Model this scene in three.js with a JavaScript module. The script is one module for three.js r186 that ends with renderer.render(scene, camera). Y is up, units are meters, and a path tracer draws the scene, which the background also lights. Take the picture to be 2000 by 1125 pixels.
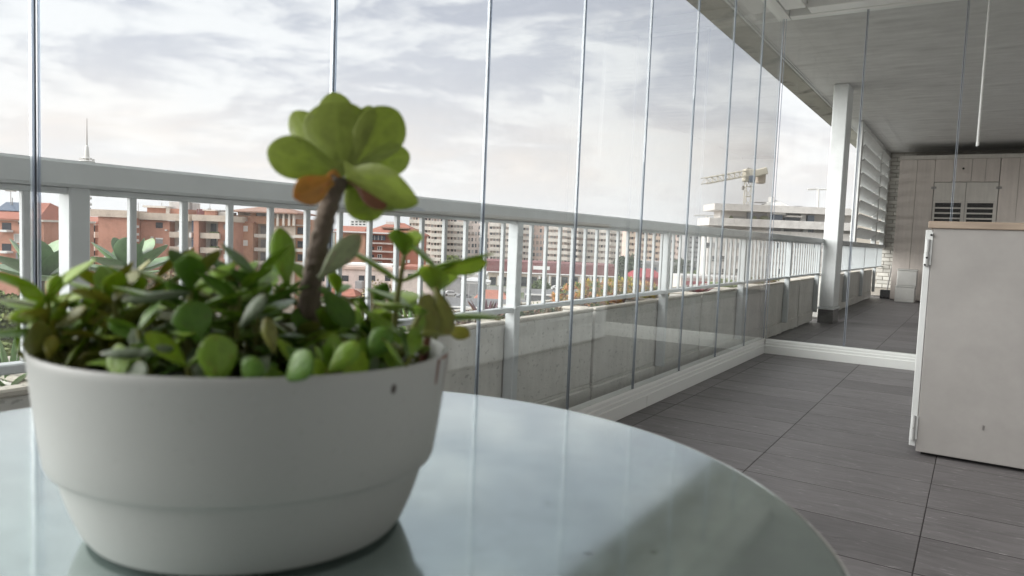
import * as THREE from 'three';
import { mergeGeometries, toCreasedNormals } from 'three/addons/utils/BufferGeometryUtils.js';
import { ImprovedNoise } from 'three/addons/math/ImprovedNoise.js';

// ------------------------------------------------------------------ camera, sky, sun, exposure
const scene = new THREE.Scene();
const YAW = 0.56663, PITCH = -0.07103, ROLL = 0.04009, EYE = 0.85, FPX = 1422.5;      // photograph: 2000 x 1125 px
const camera = new THREE.PerspectiveCamera(43.15, 2000 / 1125, 0.05, 8000);
camera.rotation.order = 'YXZ';
camera.position.set(0, EYE, 0);
camera.rotation.set(PITCH, YAW, ROLL);
camera.focus = 3.6;
camera.userData.fStop = 13;
scene.add(camera);
camera.updateMatrixWorld(true);

const perlin = new ImprovedNoise();
const N3 = (x, y, z) => perlin.noise(x + 31.7, y + 12.3, z + 57.1);
function fbm(x, y, z, oct = 5, gain = 0.5) { let s = 0, a = 1, t = 0; for (let i = 0; i < oct; i++) { s += a * N3(x, y, z + i * 7.3); t += a; a *= gain; x *= 2.03; y *= 2.03; } return s / t; }
const sstep = (a, b, x) => { const t = Math.min(1, Math.max(0, (x - a) / (b - a))); return t * t * (3 - 2 * t); };
const mix = (a, b, t) => a + (b - a) * t;

const SUN_AZ = 2.33, SUN_EL = 0.42;                                  // behind thin cloud, over the viewer's left shoulder
const sunDir = new THREE.Vector3(-Math.sin(SUN_AZ) * Math.cos(SUN_EL), Math.sin(SUN_EL), -Math.cos(SUN_AZ) * Math.cos(SUN_EL));
{
  const W = 4096, H = 2048, data = new Float32Array(W * H * 4);
  for (let j = 0; j < H; j++) {
    const el = ((j + 0.5) / H - 0.5) * Math.PI, ce = Math.cos(el), se = Math.sin(el);
    if (se < -0.002) { for (let i = 0; i < W; i++) { const o = (j * W + i) * 4; data[o] = 0.14; data[o + 1] = 0.14; data[o + 2] = 0.145; data[o + 3] = 1; } continue; }
    for (let i = 0; i < W; i++) {
      const az = ((i + 0.5) / W - 0.5) * 2 * Math.PI, x = Math.cos(az) * ce, z = Math.sin(az) * ce, o = (j * W + i) * 4;
      const e = Math.max(se, 0), k = 1 / (e + 0.13), u = x * k, v = z * k;
      const wx = fbm(u * 0.5, v * 0.5, 3, 3) * 1.2;
      const big = fbm(u * 0.42 + wx + 4.2, v * 0.42 - wx, 1.5, 4);
      const fine = fbm(u * 1.5 + wx * 1.2, v * 1.5 + 1.4 * wx, 8.5, 6, 0.58);
      const ripple = fbm(u * 4.5 + fine, v * 4.5 - fine * 2, 21.5, 5, 0.66);
      let d = sstep(-0.25, 0.27, big * 0.85 + fine * 1.05 + ripple * 0.55 + 0.06);   // 0 thin and bright, 1 thick and grey
      const low = sstep(0.30, 0.03, e);
      d *= 1 - 0.78 * low;
      const thin = sstep(0.02, 0.42, fine * 0.7 + ripple * 0.5 - big * 0.4);
      const glow = Math.pow(Math.max(0, x * sunDir.x + se * sunDir.y + z * sunDir.z), 3) * 0.13;
      const warm = Math.exp(-Math.pow((e - 0.10) / 0.07, 2)) * (0.6 + 0.8 * fine);
      let r = mix(0.94, 0.58, d), g = mix(0.945, 0.605, d), b = mix(0.975, 0.69, d);
      r += 0.06 * thin + glow; g += 0.055 * thin + glow * 0.98; b += 0.05 * thin + glow * 0.95;
      r += 0.11 * warm; g += 0.03 * warm; b -= 0.05 * warm;
      const up = 1 + 0.25 * sstep(0.35, 1, e);
      const under = 1;
      const s = 0.236 * up * under; data[o] = r * s; data[o + 1] = g * s; data[o + 2] = b * s; data[o + 3] = 1;
    }
  }
  const sky = new THREE.DataTexture(data, W, H, THREE.RGBAFormat, THREE.FloatType);
  sky.mapping = THREE.EquirectangularReflectionMapping; sky.magFilter = THREE.LinearFilter; sky.needsUpdate = true;
  scene.background = sky; scene.environment = sky;
}
const sun = new THREE.DirectionalLight(0xfffcf9, 1.5);
sun.position.copy(sunDir).multiplyScalar(60); sun.shadow.radius = 110; sun.castShadow = true;
Object.assign(sun.shadow.camera, { left: -40, right: 40, top: 40, bottom: -40, near: 1, far: 200 });
sun.shadow.mapSize.set(2048, 2048);
sun.name = 'sun'; scene.add(sun, sun.target);
const renderer = new THREE.WebGLRenderer({ antialias: true });
renderer.toneMapping = THREE.LinearToneMapping;
renderer.toneMappingExposure = 4.7;
renderer.shadowMap.enabled = true;

// ------------------------------------------------------------------ helpers
function rngOf(seed) { let s = seed | 0; return () => { s = (s + 0x6d2b79f5) | 0; let t = Math.imul(s ^ (s >>> 15), 1 | s); t = (t + Math.imul(t ^ (t >>> 7), 61 | t)) ^ t; return ((t ^ (t >>> 14)) >>> 0) / 4294967296; }; }
const V = (x, y, z) => new THREE.Vector3(x, y, z);
const C = (r, g, b) => new THREE.Color().setRGB(r, g, b);
const taken = {};
function numbered(n) { if (!(n in taken)) { taken[n] = 0; return n; } taken[n]++; return n + '_' + String(taken[n]).padStart(3, '0'); }
function tag(o, label, category, group) { o.userData.label = label; o.userData.category = category; if (group) o.userData.group = group; return o; }
function thing(name, label, category, p = [0, 0, 0], turn = 0, group) {
  const o = new THREE.Group(); o.name = numbered(name); o.position.set(...p); o.rotation.y = turn; scene.add(o);
  return tag(o, label, category, group);
}
function part(name, geo, mat, parent, p, rot) {
  const m = new THREE.Mesh(geo, mat); m.name = name; m.castShadow = m.receiveShadow = true;
  if (p) m.position.set(...p);
  if (rot) m.rotation.set(...rot);
  parent.add(m); return m;
}
function struct(name) { const o = new THREE.Group(); o.name = numbered(name); o.userData.kind = 'structure'; scene.add(o); return o; }
// box with chamfered edges and uv in metres (planar per face)
function uvMetres(g, ox = 0, oy = 0, s = 1) {
  const p = g.attributes.position, n = g.attributes.normal, uv = new Float32Array(p.count * 2);
  for (let i = 0; i < p.count; i++) {
    const ax = Math.abs(n.getX(i)), ay = Math.abs(n.getY(i)), az = Math.abs(n.getZ(i));
    let a, b;
    if (ay >= ax && ay >= az) { a = p.getX(i); b = p.getZ(i); } else if (ax >= az) { a = p.getZ(i); b = p.getY(i); } else { a = p.getX(i); b = p.getY(i); }
    uv[i * 2] = a * s + ox; uv[i * 2 + 1] = b * s + oy;
  }
  g.setAttribute('uv', new THREE.BufferAttribute(uv, 2)); return g;
}
function box(w, h, d, cx = 0, cy = 0, cz = 0, c = 0, ox = 0, oy = 0) {
  let g;
  if (!c) g = new THREE.BoxGeometry(w, h, d).toNonIndexed();
  else {
    const pos = [], H = [w / 2, h / 2, d / 2];
    const vert = (s, k) => { const v = [0, 0, 0]; for (let a = 0; a < 3; a++) v[a] = s[a] * (a === k ? H[a] : H[a] - c); return v; };
    const quad = (a, b, cc, dd) => {
      const A = V(...a), B = V(...b), D = V(...dd), nn = B.clone().sub(A).cross(D.clone().sub(A)), mid = V(...cc).add(A);
      if (nn.dot(mid) < 0) { pos.push(...a, ...dd, ...cc, ...a, ...cc, ...b); } else pos.push(...a, ...b, ...cc, ...a, ...cc, ...dd);
    };
    for (let k = 0; k < 3; k++) for (const s of [-1, 1]) {
      const i = (k + 1) % 3, j = (k + 2) % 3, q = [[-1, -1], [1, -1], [1, 1], [-1, 1]].map(([p, r]) => { const t = [0, 0, 0]; t[k] = s; t[i] = p; t[j] = r; return vert(t, k); });
      quad(...q);
    }
    for (let k = 0; k < 3; k++) {
      const i = (k + 1) % 3, j = (k + 2) % 3;
      for (const si of [-1, 1]) for (const sj of [-1, 1]) {
        const mk = (s, f) => { const t = [0, 0, 0]; t[k] = s; t[i] = si; t[j] = sj; return vert(t, f); };
        quad(mk(-1, i), mk(1, i), mk(1, j), mk(-1, j));
      }
    }
    for (const a of [-1, 1]) for (const b of [-1, 1]) for (const e of [-1, 1]) {
      const t = [a, b, e], p0 = V(...vert(t, 0)), p1 = V(...vert(t, 1)), p2 = V(...vert(t, 2));
      const nn = p1.clone().sub(p0).cross(p2.clone().sub(p0));
      const l = nn.dot(p0) < 0 ? [p0, p2, p1] : [p0, p1, p2]; for (const q of l) pos.push(q.x, q.y, q.z);
    }
    g = new THREE.BufferGeometry(); g.setAttribute('position', new THREE.BufferAttribute(new Float32Array(pos), 3)); g.computeVertexNormals();
  }
  g.translate(cx, cy, cz);
  return uvMetres(g, ox, oy);
}
// box given by its limits
const bx = (x0, x1, y0, y1, z0, z1, c = 0, ox = 0, oy = 0) => box(Math.abs(x1 - x0), Math.abs(y1 - y0), Math.abs(z1 - z0), (x0 + x1) / 2, (y0 + y1) / 2, (z0 + z1) / 2, c, ox, oy);
function tube(points, radii, seg = 8) {
  const pos = [], nor = [], uv = [], idx = [], n = points.length; let len = 0;
  for (let i = 0; i < n; i++) {
    const t = (i === n - 1 ? points[i].clone().sub(points[i - 1]) : i === 0 ? points[1].clone().sub(points[0]) : points[i + 1].clone().sub(points[i - 1])).normalize();
    const a = (Math.abs(t.y) < 0.9 ? V(0, 1, 0) : V(1, 0, 0)).cross(t).normalize(), b = t.clone().cross(a);
    if (i) len += points[i].distanceTo(points[i - 1]);
    const r = Array.isArray(radii) ? radii[i] : radii;
    for (let k = 0; k <= seg; k++) {
      const th = k / seg * Math.PI * 2, d = a.clone().multiplyScalar(Math.cos(th)).addScaledVector(b, Math.sin(th));
      pos.push(points[i].x + d.x * r, points[i].y + d.y * r, points[i].z + d.z * r); nor.push(d.x, d.y, d.z); uv.push(k / seg, len * 10);
      if (i && k) { const w = seg + 1, c = i * w + k; idx.push(c - w - 1, c, c - 1, c - w - 1, c - w, c); }
    }
  }
  for (const [i, s] of [[0, -1], [n - 1, 1]]) {
    const c = pos.length / 3; pos.push(points[i].x, points[i].y, points[i].z);
    const d = (i ? points[i].clone().sub(points[i - 1]) : points[0].clone().sub(points[1])).normalize(); nor.push(d.x, d.y, d.z); uv.push(0.5, 0);
    for (let k = 0; k < seg; k++) s < 0 ? idx.push(c, i * (seg + 1) + k + 1, i * (seg + 1) + k) : idx.push(c, i * (seg + 1) + k, i * (seg + 1) + k + 1);
  }
  const g = new THREE.BufferGeometry();
  g.setAttribute('position', new THREE.Float32BufferAttribute(pos, 3)); g.setAttribute('normal', new THREE.Float32BufferAttribute(nor, 3)); g.setAttribute('uv', new THREE.Float32BufferAttribute(uv, 2)); g.setIndex(idx);
  return g;
}
function creased(g, a) { g.scale(1000, 1000, 1000); const q = toCreasedNormals(g, a); q.scale(0.001, 0.001, 0.001); return q; }   // it welds points closer than 1 cm, so work in mm
const bar = (a, b, r, seg = 6) => tube([a, b], [r, r], seg);
// bar of square section between two points
function squareBar(a, b, w) { return creased(tube([a, b], [w * 0.707, w * 0.707], 4), 0.5); }
function lathe(profile, seg = 48) { return new THREE.LatheGeometry(profile.map(([r, y]) => new THREE.Vector2(r, y)), seg); }

// a tileable-looking computed texture: fn(u, v) -> [r, g, b] linear or a single value
function tex(w, h, fn, srgb = true, size = 1, wrap = THREE.RepeatWrapping) {
  const d = new Uint8Array(w * h * 4), enc = (x) => Math.max(0, Math.min(255, Math.round(255 * (srgb ? (x <= 0.0031308 ? 12.92 * x : 1.055 * Math.pow(Math.max(x, 0), 1 / 2.4) - 0.055) : x))));
  for (let j = 0; j < h; j++) for (let i = 0; i < w; i++) {
    const c = fn(i / w, j / h), o = (j * w + i) * 4;
    if (typeof c === 'number') d[o] = d[o + 1] = d[o + 2] = enc(c); else { d[o] = enc(c[0]); d[o + 1] = enc(c[1]); d[o + 2] = enc(c[2]); }
    d[o + 3] = 255;
  }
  const t = new THREE.DataTexture(d, w, h); t.wrapS = t.wrapT = wrap; t.magFilter = THREE.LinearFilter; t.minFilter = THREE.LinearMipmapLinearFilter;
  if (srgb) t.colorSpace = THREE.SRGBColorSpace;
  t.repeat.set(1 / size, 1 / size); t.needsUpdate = true; return t;
}
// noise that repeats over the unit square
function tile2(f) { return (u, v) => { const a = sstep(0.8, 1, u), b = sstep(0.8, 1, v); return mix(mix(f(u, v), f(u - 1, v), a), mix(f(u, v - 1), f(u - 1, v - 1), a), b); }; }
const std = (o) => new THREE.MeshStandardMaterial(o);
const phys = (o) => new THREE.MeshPhysicalMaterial(o);

// pixel of the photograph -> direction, and point at a depth along the level view axis
const FWD = V(-Math.sin(YAW), 0, -Math.cos(YAW)), RIGHT = V(Math.cos(YAW), 0, -Math.sin(YAW));
const ray = (px, py) => V((px - 1000) / FPX, -(py - 562.5) / FPX, -1).applyMatrix4(new THREE.Matrix4().extractRotation(camera.matrixWorld));
function at(px, py, depth) { const d = ray(px, py); return V(0, EYE, 0).addScaledVector(d, depth / d.dot(FWD)); }
function atX(px, py, x) { const d = ray(px, py); return V(0, EYE, 0).addScaledVector(d, x / d.x); }

// ------------------------------------------------------------------ textures and materials
const speck = tile2((u, v) => fbm(u * 9, v * 9, 0.3, 6, 0.62));
const T = {};
T.plaster = tex(512, 512, (u, v) => { const a = speck(u, v); return 0.86 + 0.16 * a; }, true, 1.3);
T.concrete = tex(1024, 1024, (u, v) => {
  const a = tile2((p, q) => fbm(p * 6, q * 6, 2.1, 7, 0.66))(u, v), b = tile2((p, q) => fbm(p * 3, q * 3, 5.2, 4))(u, v), s = tile2((p, q) => fbm(p * 26, q * 2.2, 9.1, 4))(u, v);
  const pit = sstep(0.30, 0.42, tile2((p, q) => fbm(p * 70, q * 70, 4.4, 2))(u, v));
  const k = 0.80 + 0.22 * a + 0.16 * b + 0.12 * s - 0.22 * pit; return [k, k * 0.985, k * 0.95];
}, true, 1.1);
T.stain = tex(1024, 512, (u, v) => {
  const a = tile2((p, q) => fbm(p * 7, q * 4, 1.1, 6, 0.6))(u, v), blot = sstep(0.02, 0.35, tile2((p, q) => fbm(p * 5 + 3, q * 5, 7.7, 6, 0.65))(u, v));
  const k = 0.85 + 0.35 * a - 0.5 * blot; return [k, k * 0.985, k * 0.93];
}, true, 1.6);
T.ceil = tex(512, 512, (u, v) => { const a = tile2((p, q) => fbm(p * 4, q * 16, 6.1, 6, 0.6))(u, v), b = speck(u, v); return 0.85 + 0.26 * a + 0.16 * b; }, true, 1.7);
const grain = tile2((u, v) => { const w = fbm(u * 2.5, v * 7, 1.3, 3) * 0.9; return 0.55 * fbm(u * 5, v * 46 + w * 6, 2.2, 5, 0.62) + 0.45 * fbm(u * 12, v * 130 + w * 9, 4.4, 3, 0.6); });
const chips = tile2((u, v) => sstep(0.27, 0.5, fbm(u * 26, v * 90, 11.1, 3)));
T.tile = tex(1024, 1024, (u, v) => { const g = grain(u, v), b = tile2((p, q) => fbm(p * 3, q * 3, 3.3, 4))(u, v), c = chips(u, v); const k = 0.150 + 0.12 * g + 0.035 * b + 0.12 * c; return [k * 1.05, k * 0.98, k * 1.0]; }, true, 1.2);
T.tileBump = tex(1024, 1024, (u, v) => 0.5 + 0.75 * grain(u, v) + 0.25 * chips(u, v), false, 1.2);
const bgrain = tile2((u, v) => 0.6 * fbm(u * 40, v * 2.2, 2.9, 4, 0.6) + 0.5 * fbm(u * 7, v * 1.2, 7.9, 4));
T.board = tex(512, 512, (u, v) => { const g = bgrain(u, v), s = speck(u, v); const k = 0.82 + 0.22 * g + 0.1 * s; return [k, k * 0.97, k * 0.95]; }, true, 1.5);
T.wood = tex(512, 256, (u, v) => { const g = tile2((p, q) => fbm(p * 3, q * 22, 8.2, 5, 0.6))(u, v), b = tile2((p, q) => fbm(p * 2, q * 2, 1.7, 3))(u, v); const k = 0.9 + 0.5 * g + 0.3 * b; return [0.40 * k, 0.315 * k, 0.245 * k]; }, true, 0.8);
T.brick = tex(512, 512, (u, v) => { const a = speck(u, v), b = tile2((p, q) => fbm(p * 30, q * 60, 3.9, 3))(u, v), l = tile2((p, q) => fbm(p * 3, q * 3, 8.8, 4))(u, v); const k = 0.9 + 0.3 * a + 0.22 * b + 0.2 * l; return [k, k * 0.98, k * 0.96]; }, true, 9);
T.roof = tex(512, 512, (u, v) => { const rib = 0.5 + 0.5 * Math.sin(u * Math.PI * 2 * 24); const a = speck(u, v); return 0.75 + 0.2 * rib + 0.35 * a; }, true, 6);
T.soil = tex(512, 512, (u, v) => { const a = tile2((p, q) => fbm(p * 26, q * 26, 2.4, 5, 0.7))(u, v), b = sstep(0.33, 0.4, tile2((p, q) => fbm(p * 60, q * 60, 6.4, 2))(u, v)); const k = 0.06 + 0.07 * a + 0.14 * b; return [k * 1.2, k * 0.95, k * 0.75]; }, true, 0.35);
T.ground = tex(1024, 1024, (u, v) => {
  const a = tile2((p, q) => fbm(p * 9, q * 9, 1.9, 6, 0.6))(u, v), g = sstep(-0.05, 0.25, tile2((p, q) => fbm(p * 5, q * 5, 6.9, 5))(u, v)), k = 0.9 + 0.6 * a;
  return [mix(0.24, 0.10, g) * k, mix(0.23, 0.13, g) * k, mix(0.21, 0.055, g) * k];
}, true, 160);
T.leaf = tex(128, 128, (u, v) => { const m = Math.exp(-Math.pow((v - 0.5) / 0.03, 2)), a = speck(u, v), tip = sstep(0.86, 1, u); const b = sstep(0.24, 0.34, fbm(u * 7, v * 7, 14.2, 3)), k = 0.92 + 0.4 * a + 0.14 * m; return [k * (1 + 0.35 * tip + 0.25 * b), k * (1 - 0.3 * b), k * (1 - 0.1 * tip)]; }, true, 1, THREE.ClampToEdgeWrapping);

T.leafRim = tex(128, 128, (u, v) => { const e = Math.max(sstep(0.10, 0.02, v), sstep(0.90, 0.98, v), sstep(0.95, 0.99, u)), m = Math.exp(-Math.pow((v - 0.5) / 0.03, 2)), a = speck(u, v), k = 0.92 + 0.35 * a + 0.10 * m; return [k * (1 + 0.7 * e), k * (1 + 0.45 * e), k * (1 + 1.2 * e)]; }, true, 1, THREE.ClampToEdgeWrapping);   // pale leaf margins

const M = {
  white: std({ color: C(0.74, 0.75, 0.74), roughness: 0.42, map: T.plaster }),
  railPaint: std({ color: C(0.58, 0.61, 0.62), roughness: 0.38, map: T.plaster }),
  track: std({ color: C(0.84, 0.85, 0.83), roughness: 0.35 }),
  column: std({ color: C(0.78, 0.80, 0.80), roughness: 0.55, map: T.plaster }),
  ceiling: std({ color: C(0.72, 0.715, 0.705), roughness: 0.85, map: T.ceil }),
  beam: std({ color: C(0.44, 0.43, 0.40), roughness: 0.9, map: T.stain, bumpMap: T.stain, bumpScale: 0.004 }),
  planter: std({ color: C(0.74, 0.735, 0.715), roughness: 0.9, map: T.concrete, bumpMap: T.concrete, bumpScale: 0.002 }),
  planterRim: std({ color: C(0.70, 0.66, 0.60), roughness: 0.85, map: T.concrete, bumpMap: T.concrete, bumpScale: 0.002 }),
  wall: std({ color: C(0.80, 0.79, 0.78), roughness: 0.85, map: T.plaster }),
  grout: std({ color: C(0.035, 0.03, 0.03), roughness: 0.95 }),
  tiles: [1, 0.88, 1.1, 0.96].map((k) => std({ color: C(k, k, k), roughness: 0.5, map: T.tile, bumpMap: T.tileBump, bumpScale: 0.0022 })),
  skirt: std({ color: C(0.10, 0.095, 0.095), roughness: 0.5 }),
  board: std({ color: C(0.74, 0.685, 0.645), roughness: 0.62, map: T.board, bumpMap: T.board, bumpScale: 0.0008 }),
  boardPale: std({ color: C(0.76, 0.74, 0.70), roughness: 0.55, map: T.board }),
  panel: std({ color: C(0.385, 0.365, 0.35), roughness: 0.6, map: T.plaster }),
  wood: std({ color: C(1, 1, 1), roughness: 0.5, map: T.wood }),
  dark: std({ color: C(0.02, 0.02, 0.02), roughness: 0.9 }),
  steel: std({ color: C(0.30, 0.29, 0.28), roughness: 0.4, metalness: 0.6 }),
  foam: std({ color: C(0.72, 0.71, 0.68), roughness: 0.8, map: T.plaster }),
  whiteBrick: [0.66, 0.60, 0.55].map((k) => std({ color: C(k, k * 0.96, k * 0.88), roughness: 0.8, map: T.plaster })),
  mortar: std({ color: C(0.34, 0.31, 0.27), roughness: 0.9 }),
  glass: phys({ color: C(0.975, 0.99, 0.985), roughness: 0, transmission: 1, thickness: 0, ior: 1.5 }),
  glassEdge: phys({ color: C(0.64, 0.69, 0.75), roughness: 0.3, ior: 1.5, transmission: 0.7, thickness: 0 }),
  seal: std({ color: C(0.03, 0.035, 0.045), roughness: 0.4 }),
  soil: std({ color: C(1, 1, 1), roughness: 1, map: T.soil, bumpMap: T.soil, bumpScale: 0.01 }),
};

// ------------------------------------------------------------------ balcony: floor, ceiling, walls
const ORD = ['first', 'second', 'third', 'fourth', 'fifth', 'sixth', 'seventh', 'eighth', 'ninth', 'tenth', 'eleventh', 'twelfth', 'thirteenth', 'fourteenth', 'fifteenth', 'sixteenth', 'seventeenth', 'eighteenth'];
{
  const fl = struct('balcony_floor');
  part('mortar_bed', bx(-1.98, 1.5, -0.26, -0.0008, 3.3, -15.5), M.grout, fl);
  const rnd = rngOf(7), edges = [-1.98, -1.886, -1.286, -0.686, -0.086, 0.514, 1.114, 1.49], shapes = {};
  for (let c = 1; c < edges.length - 1; c++) {
    const x0 = edges[c] + 0.0016, x1 = edges[c + 1] - 0.0016, far = c > 4 ? -6.1 : -14.9;
    for (let r = 0; ; r++) {
      const z1 = 0.225 - 0.3 * r + 0.9;                              // joints fall on z = -2.175 - 0.3 k
      if (z1 < far) break;
      const key = c + '_' + (rnd() * 6 | 0);
      const g = shapes[key] ??= box(x1 - x0, 0.012, 0.2938, 0, -0.006, 0, 0.0009, rnd() * 7, rnd() * 7);
      part('tile', g, M.tiles[rnd() * 4 | 0], fl, [(x0 + x1) / 2, (rnd() - 0.5) * 0.0006, z1 - 0.15]);
    }
  }
  const ce = struct('ceiling');
  part('slab', bx(-1.752, 1.7, 2.7, 2.95, 3.3, -15.6), M.ceiling, ce);
  part('trim_strip', bx(-1.752, -1.735, 2.684, 2.699, 3.3, -15.6, 0.003), M.white, ce);
  part('trim_strip', bx(-1.722, -1.712, 2.692, 2.699, 3.3, -15.6, 0.002), M.white, ce);
  const be = struct('edge_beam');
  part('beam', bx(-2.01, -1.756, 2.682, 3.0, 3.3, -15.6, 0.012), M.beam, be);
  const w = struct('wall_house'); part('wall', bx(1.5, 1.7, -0.26, 2.699, 3.3, -15.6), M.wall, w);
  const bw = struct('wall_behind'); part('wall', bx(-1.98, 1.499, 0.001, 2.69, 3.1, 3.3), M.wall, bw);
  // far wall of painted bricks
  const fw = struct('wall_far'); part('mortar', bx(-2.0, 1.499, 0.001, 2.699, -15.47, -15.6), M.mortar, fw);
  const bg = [0, 1, 2].map((k) => box(0.195, 0.062, 0.03, 0, 0, 0, 0.004, k, k * 2));
  for (let r = 0; r < 35; r++) for (let c = 0; c < 3; c++) {
    if (r === 33 && c === 2) continue;                                // two bricks are missing under the ceiling
    if (r === 31 && c === 2) continue;
    const k = rnd() * 3 | 0;
    part('brick', bg[k], M.whiteBrick[rnd() * 3 | 0], fw, [-1.60 + c * 0.205 + (r % 2) * 0.1, 0.19 + r * 0.072, -15.465 + (rnd() - 0.5) * 0.006]);
  }
}
// ------------------------------------------------------------------ glass enclosure
const GX = -1.40, GZ = -5.985, GLOW = 0.112, GTOP = 2.618;
{
  const prof = (len) => {                                             // stepped aluminium sill, cross-section in x-y, along z
    const s = new THREE.Shape([[0.036, 0], [0.036, 0.062], [0.030, 0.066], [0.030, 0.084], [0.024, 0.088], [0.024, 0.104], [0.018, 0.112], [-0.036, 0.112], [-0.036, 0]].map((p) => new THREE.Vector2(...p)));
    const g = new THREE.ExtrudeGeometry(s, { depth: len, bevelEnabled: false }); return g;
  };
  const t1 = thing('sill_track', 'long white aluminium floor track under the glass panels beside the planters', 'track', [GX - 0.016, 0.001, GZ - 0.035]);
  part('profile', prof(8.0), M.track, t1);
  part('joint_cover', bx(0.0365, 0.0385, 0.002, 0.06, 2.49, 2.52), M.track, t1);
  const t2 = thing('sill_track', 'short white aluminium floor track crossing the balcony under the far glass screen', 'track', [-1.379, 0.001, GZ], 0);
  const g2 = prof(2.87); g2.rotateY(Math.PI / 2); g2.scale(1, 1, -1);
  { const ix = g2.index; if (!ix) { const p = g2.attributes.position; for (let i = 0; i < p.count; i += 3) for (const at of Object.values(g2.attributes)) for (let c = 0; c < at.itemSize; c++) { const q = at.array[(i + 1) * at.itemSize + c]; at.array[(i + 1) * at.itemSize + c] = at.array[(i + 2) * at.itemSize + c]; at.array[(i + 2) * at.itemSize + c] = q; } } g2.computeVertexNormals(); }
  part('profile', g2, M.track, t2);
  const h1 = thing('head_track', 'white aluminium ceiling track above the glass panels along the balcony edge', 'track', [0, 0, 0]);
  part('profile', bx(GX - 0.05, GX + 0.045, 2.613, 2.699, 2.05, GZ - 0.05, 0.004), M.track, h1);
  part('filler_board', bx(GX + 0.052, GX + 0.20, 2.618, 2.699, 2.05, GZ + 0.21, 0.004), M.track, h1);
  const h2 = thing('head_track', 'white aluminium ceiling track crossing the balcony above the far glass screen', 'track', [0, 0, 0]);
  part('profile', bx(GX + 0.047, 1.499, 2.613, 2.699, GZ - 0.05, GZ + 0.045, 0.004), M.track, h2);
  part('filler_board', bx(GX + 0.205, 1.499, 2.618, 2.699, GZ + 0.052, GZ + 0.20, 0.004), M.track, h2);

  const zs = [1.44, 0.75, 0.06, -0.632, -1.323, -2.0, -2.667, -3.353, -4.018, -4.699, -5.39, GZ];
  const pane = (L, label, p, turn) => {
    const o = thing('glass_panel', label, 'glass panel', p, turn, 'frameless glass panels of the balcony screen');
    part('pane', box(L - 0.0155, GTOP - GLOW - 0.004, 0.009, 0, (GTOP - GLOW) / 2, 0), M.glass, o);
    for (const s of [-1, 1]) part('edge', box(0.0042, GTOP - GLOW - 0.004, 0.0092, s * (L / 2 - 0.0050), (GTOP - GLOW) / 2, 0, 0.0015), M.glassEdge, o);
    part('seal', box(0.0022, GTOP - GLOW - 0.004, 0.0075, L / 2 - 0.0011, (GTOP - GLOW) / 2, 0), M.seal, o);
  };
  for (let k = 2; k < zs.length - 1; k++) {
    const n = zs.length - 2 - k;
    pane(zs[k] - zs[k + 1], n === 0 ? 'clear frameless glass panel facing the railing, touching the far glass corner' : n > 6 ? (n === 7 ? 'clear frameless glass panel facing the railing behind the potted succulent' : 'clear frameless glass panel facing the railing at the left picture edge') : 'clear frameless glass panel facing the railing, ' + ORD[n] + ' counting from the far glass corner', [GX, GLOW + 0.002, (zs[k] + zs[k + 1]) / 2], Math.PI / 2);
  }
  const xs = [GX + 0.012, -0.807, -0.179, 0.45, 1.0];
  const nm = ['far crossing glass panel between the corner and the open passage', 'far crossing glass panel in the middle, partly behind the counter top', 'far crossing glass panel above the counter near the picture edge', 'far crossing glass panel hidden by the counter beyond the picture edge'];
  for (let k = 0; k < 3; k++) pane(xs[k + 1] - xs[k], 'clear ' + nm[k], [(xs[k] + xs[k + 1]) / 2, GLOW + 0.002, GZ], 0);
  const wand = thing('blind_wand', 'thin white rod hanging down from the ceiling before the far glass', 'rod', [-0.055, 1.56, -5.6]);
  part('rod', tube([V(0, 0.004, 0), V(0.0, 1.13, -0.012)], [0.0085, 0.0075], 10), M.white, wand);
  part('end_cap', tube([V(0, -0.012, 0), V(0, 0.012, 0)], [0.009, 0.0105], 10), M.white, wand);
}
// ------------------------------------------------------------------ railing
const POSTS = [0.915, -0.74, -2.395, -4.03, -5.69, -7.31, -8.84];      // near faces of the posts
const POSTS2 = [-9.42, -11.05, -12.68, -14.31];
{
  const postG = box(0.046, 0.79, 0.040, -1.529, 0.123 + 0.395, -0.021, 0.003), balG = box(0.0150, 0.345, 0.0150, 0, 0.573 + 0.1725, 0, 0.0022), flange = box(0.06, 0.012, 0.055, -1.529, 0.57, -0.021, 0.002);
  const run = (name, label, posts, z0, z1) => {
    const o = thing(name, label, 'railing');
    part('handrail', bx(-1.576, -1.49, 0.911, 0.963, z0, z1, 0.006), M.railPaint, o);
    part('top_bar', bx(-1.545, -1.515, 0.898, 0.9105, z0, z1, 0.002), M.railPaint, o);
    part('bottom_rail', bx(-1.547, -1.512, 0.553, 0.572, z0, z1, 0.003), M.railPaint, o);
    posts.forEach((z, i) => {
      part('post', postG, M.railPaint, o, [0, 0, z]); part('flange', flange, M.railPaint, o, [0, 0, z]);
      const end = posts[i + 1] ?? z1;
      for (let k = 0; ; k++) { const b = z - 0.021 - 0.118 - 0.1206 * k; if (b < end + 0.04) break; part('baluster', balG, M.railPaint, o, [-1.5295, 0, b]); }
    });
    return o;
  };
  run('railing', 'grey white steel railing with square balusters in front of the glass panels', POSTS, 1.3, -8.925);
  run('railing', 'far steel railing beyond the square column, below the louvred screen', POSTS2, -9.31, -15.44);
}
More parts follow.
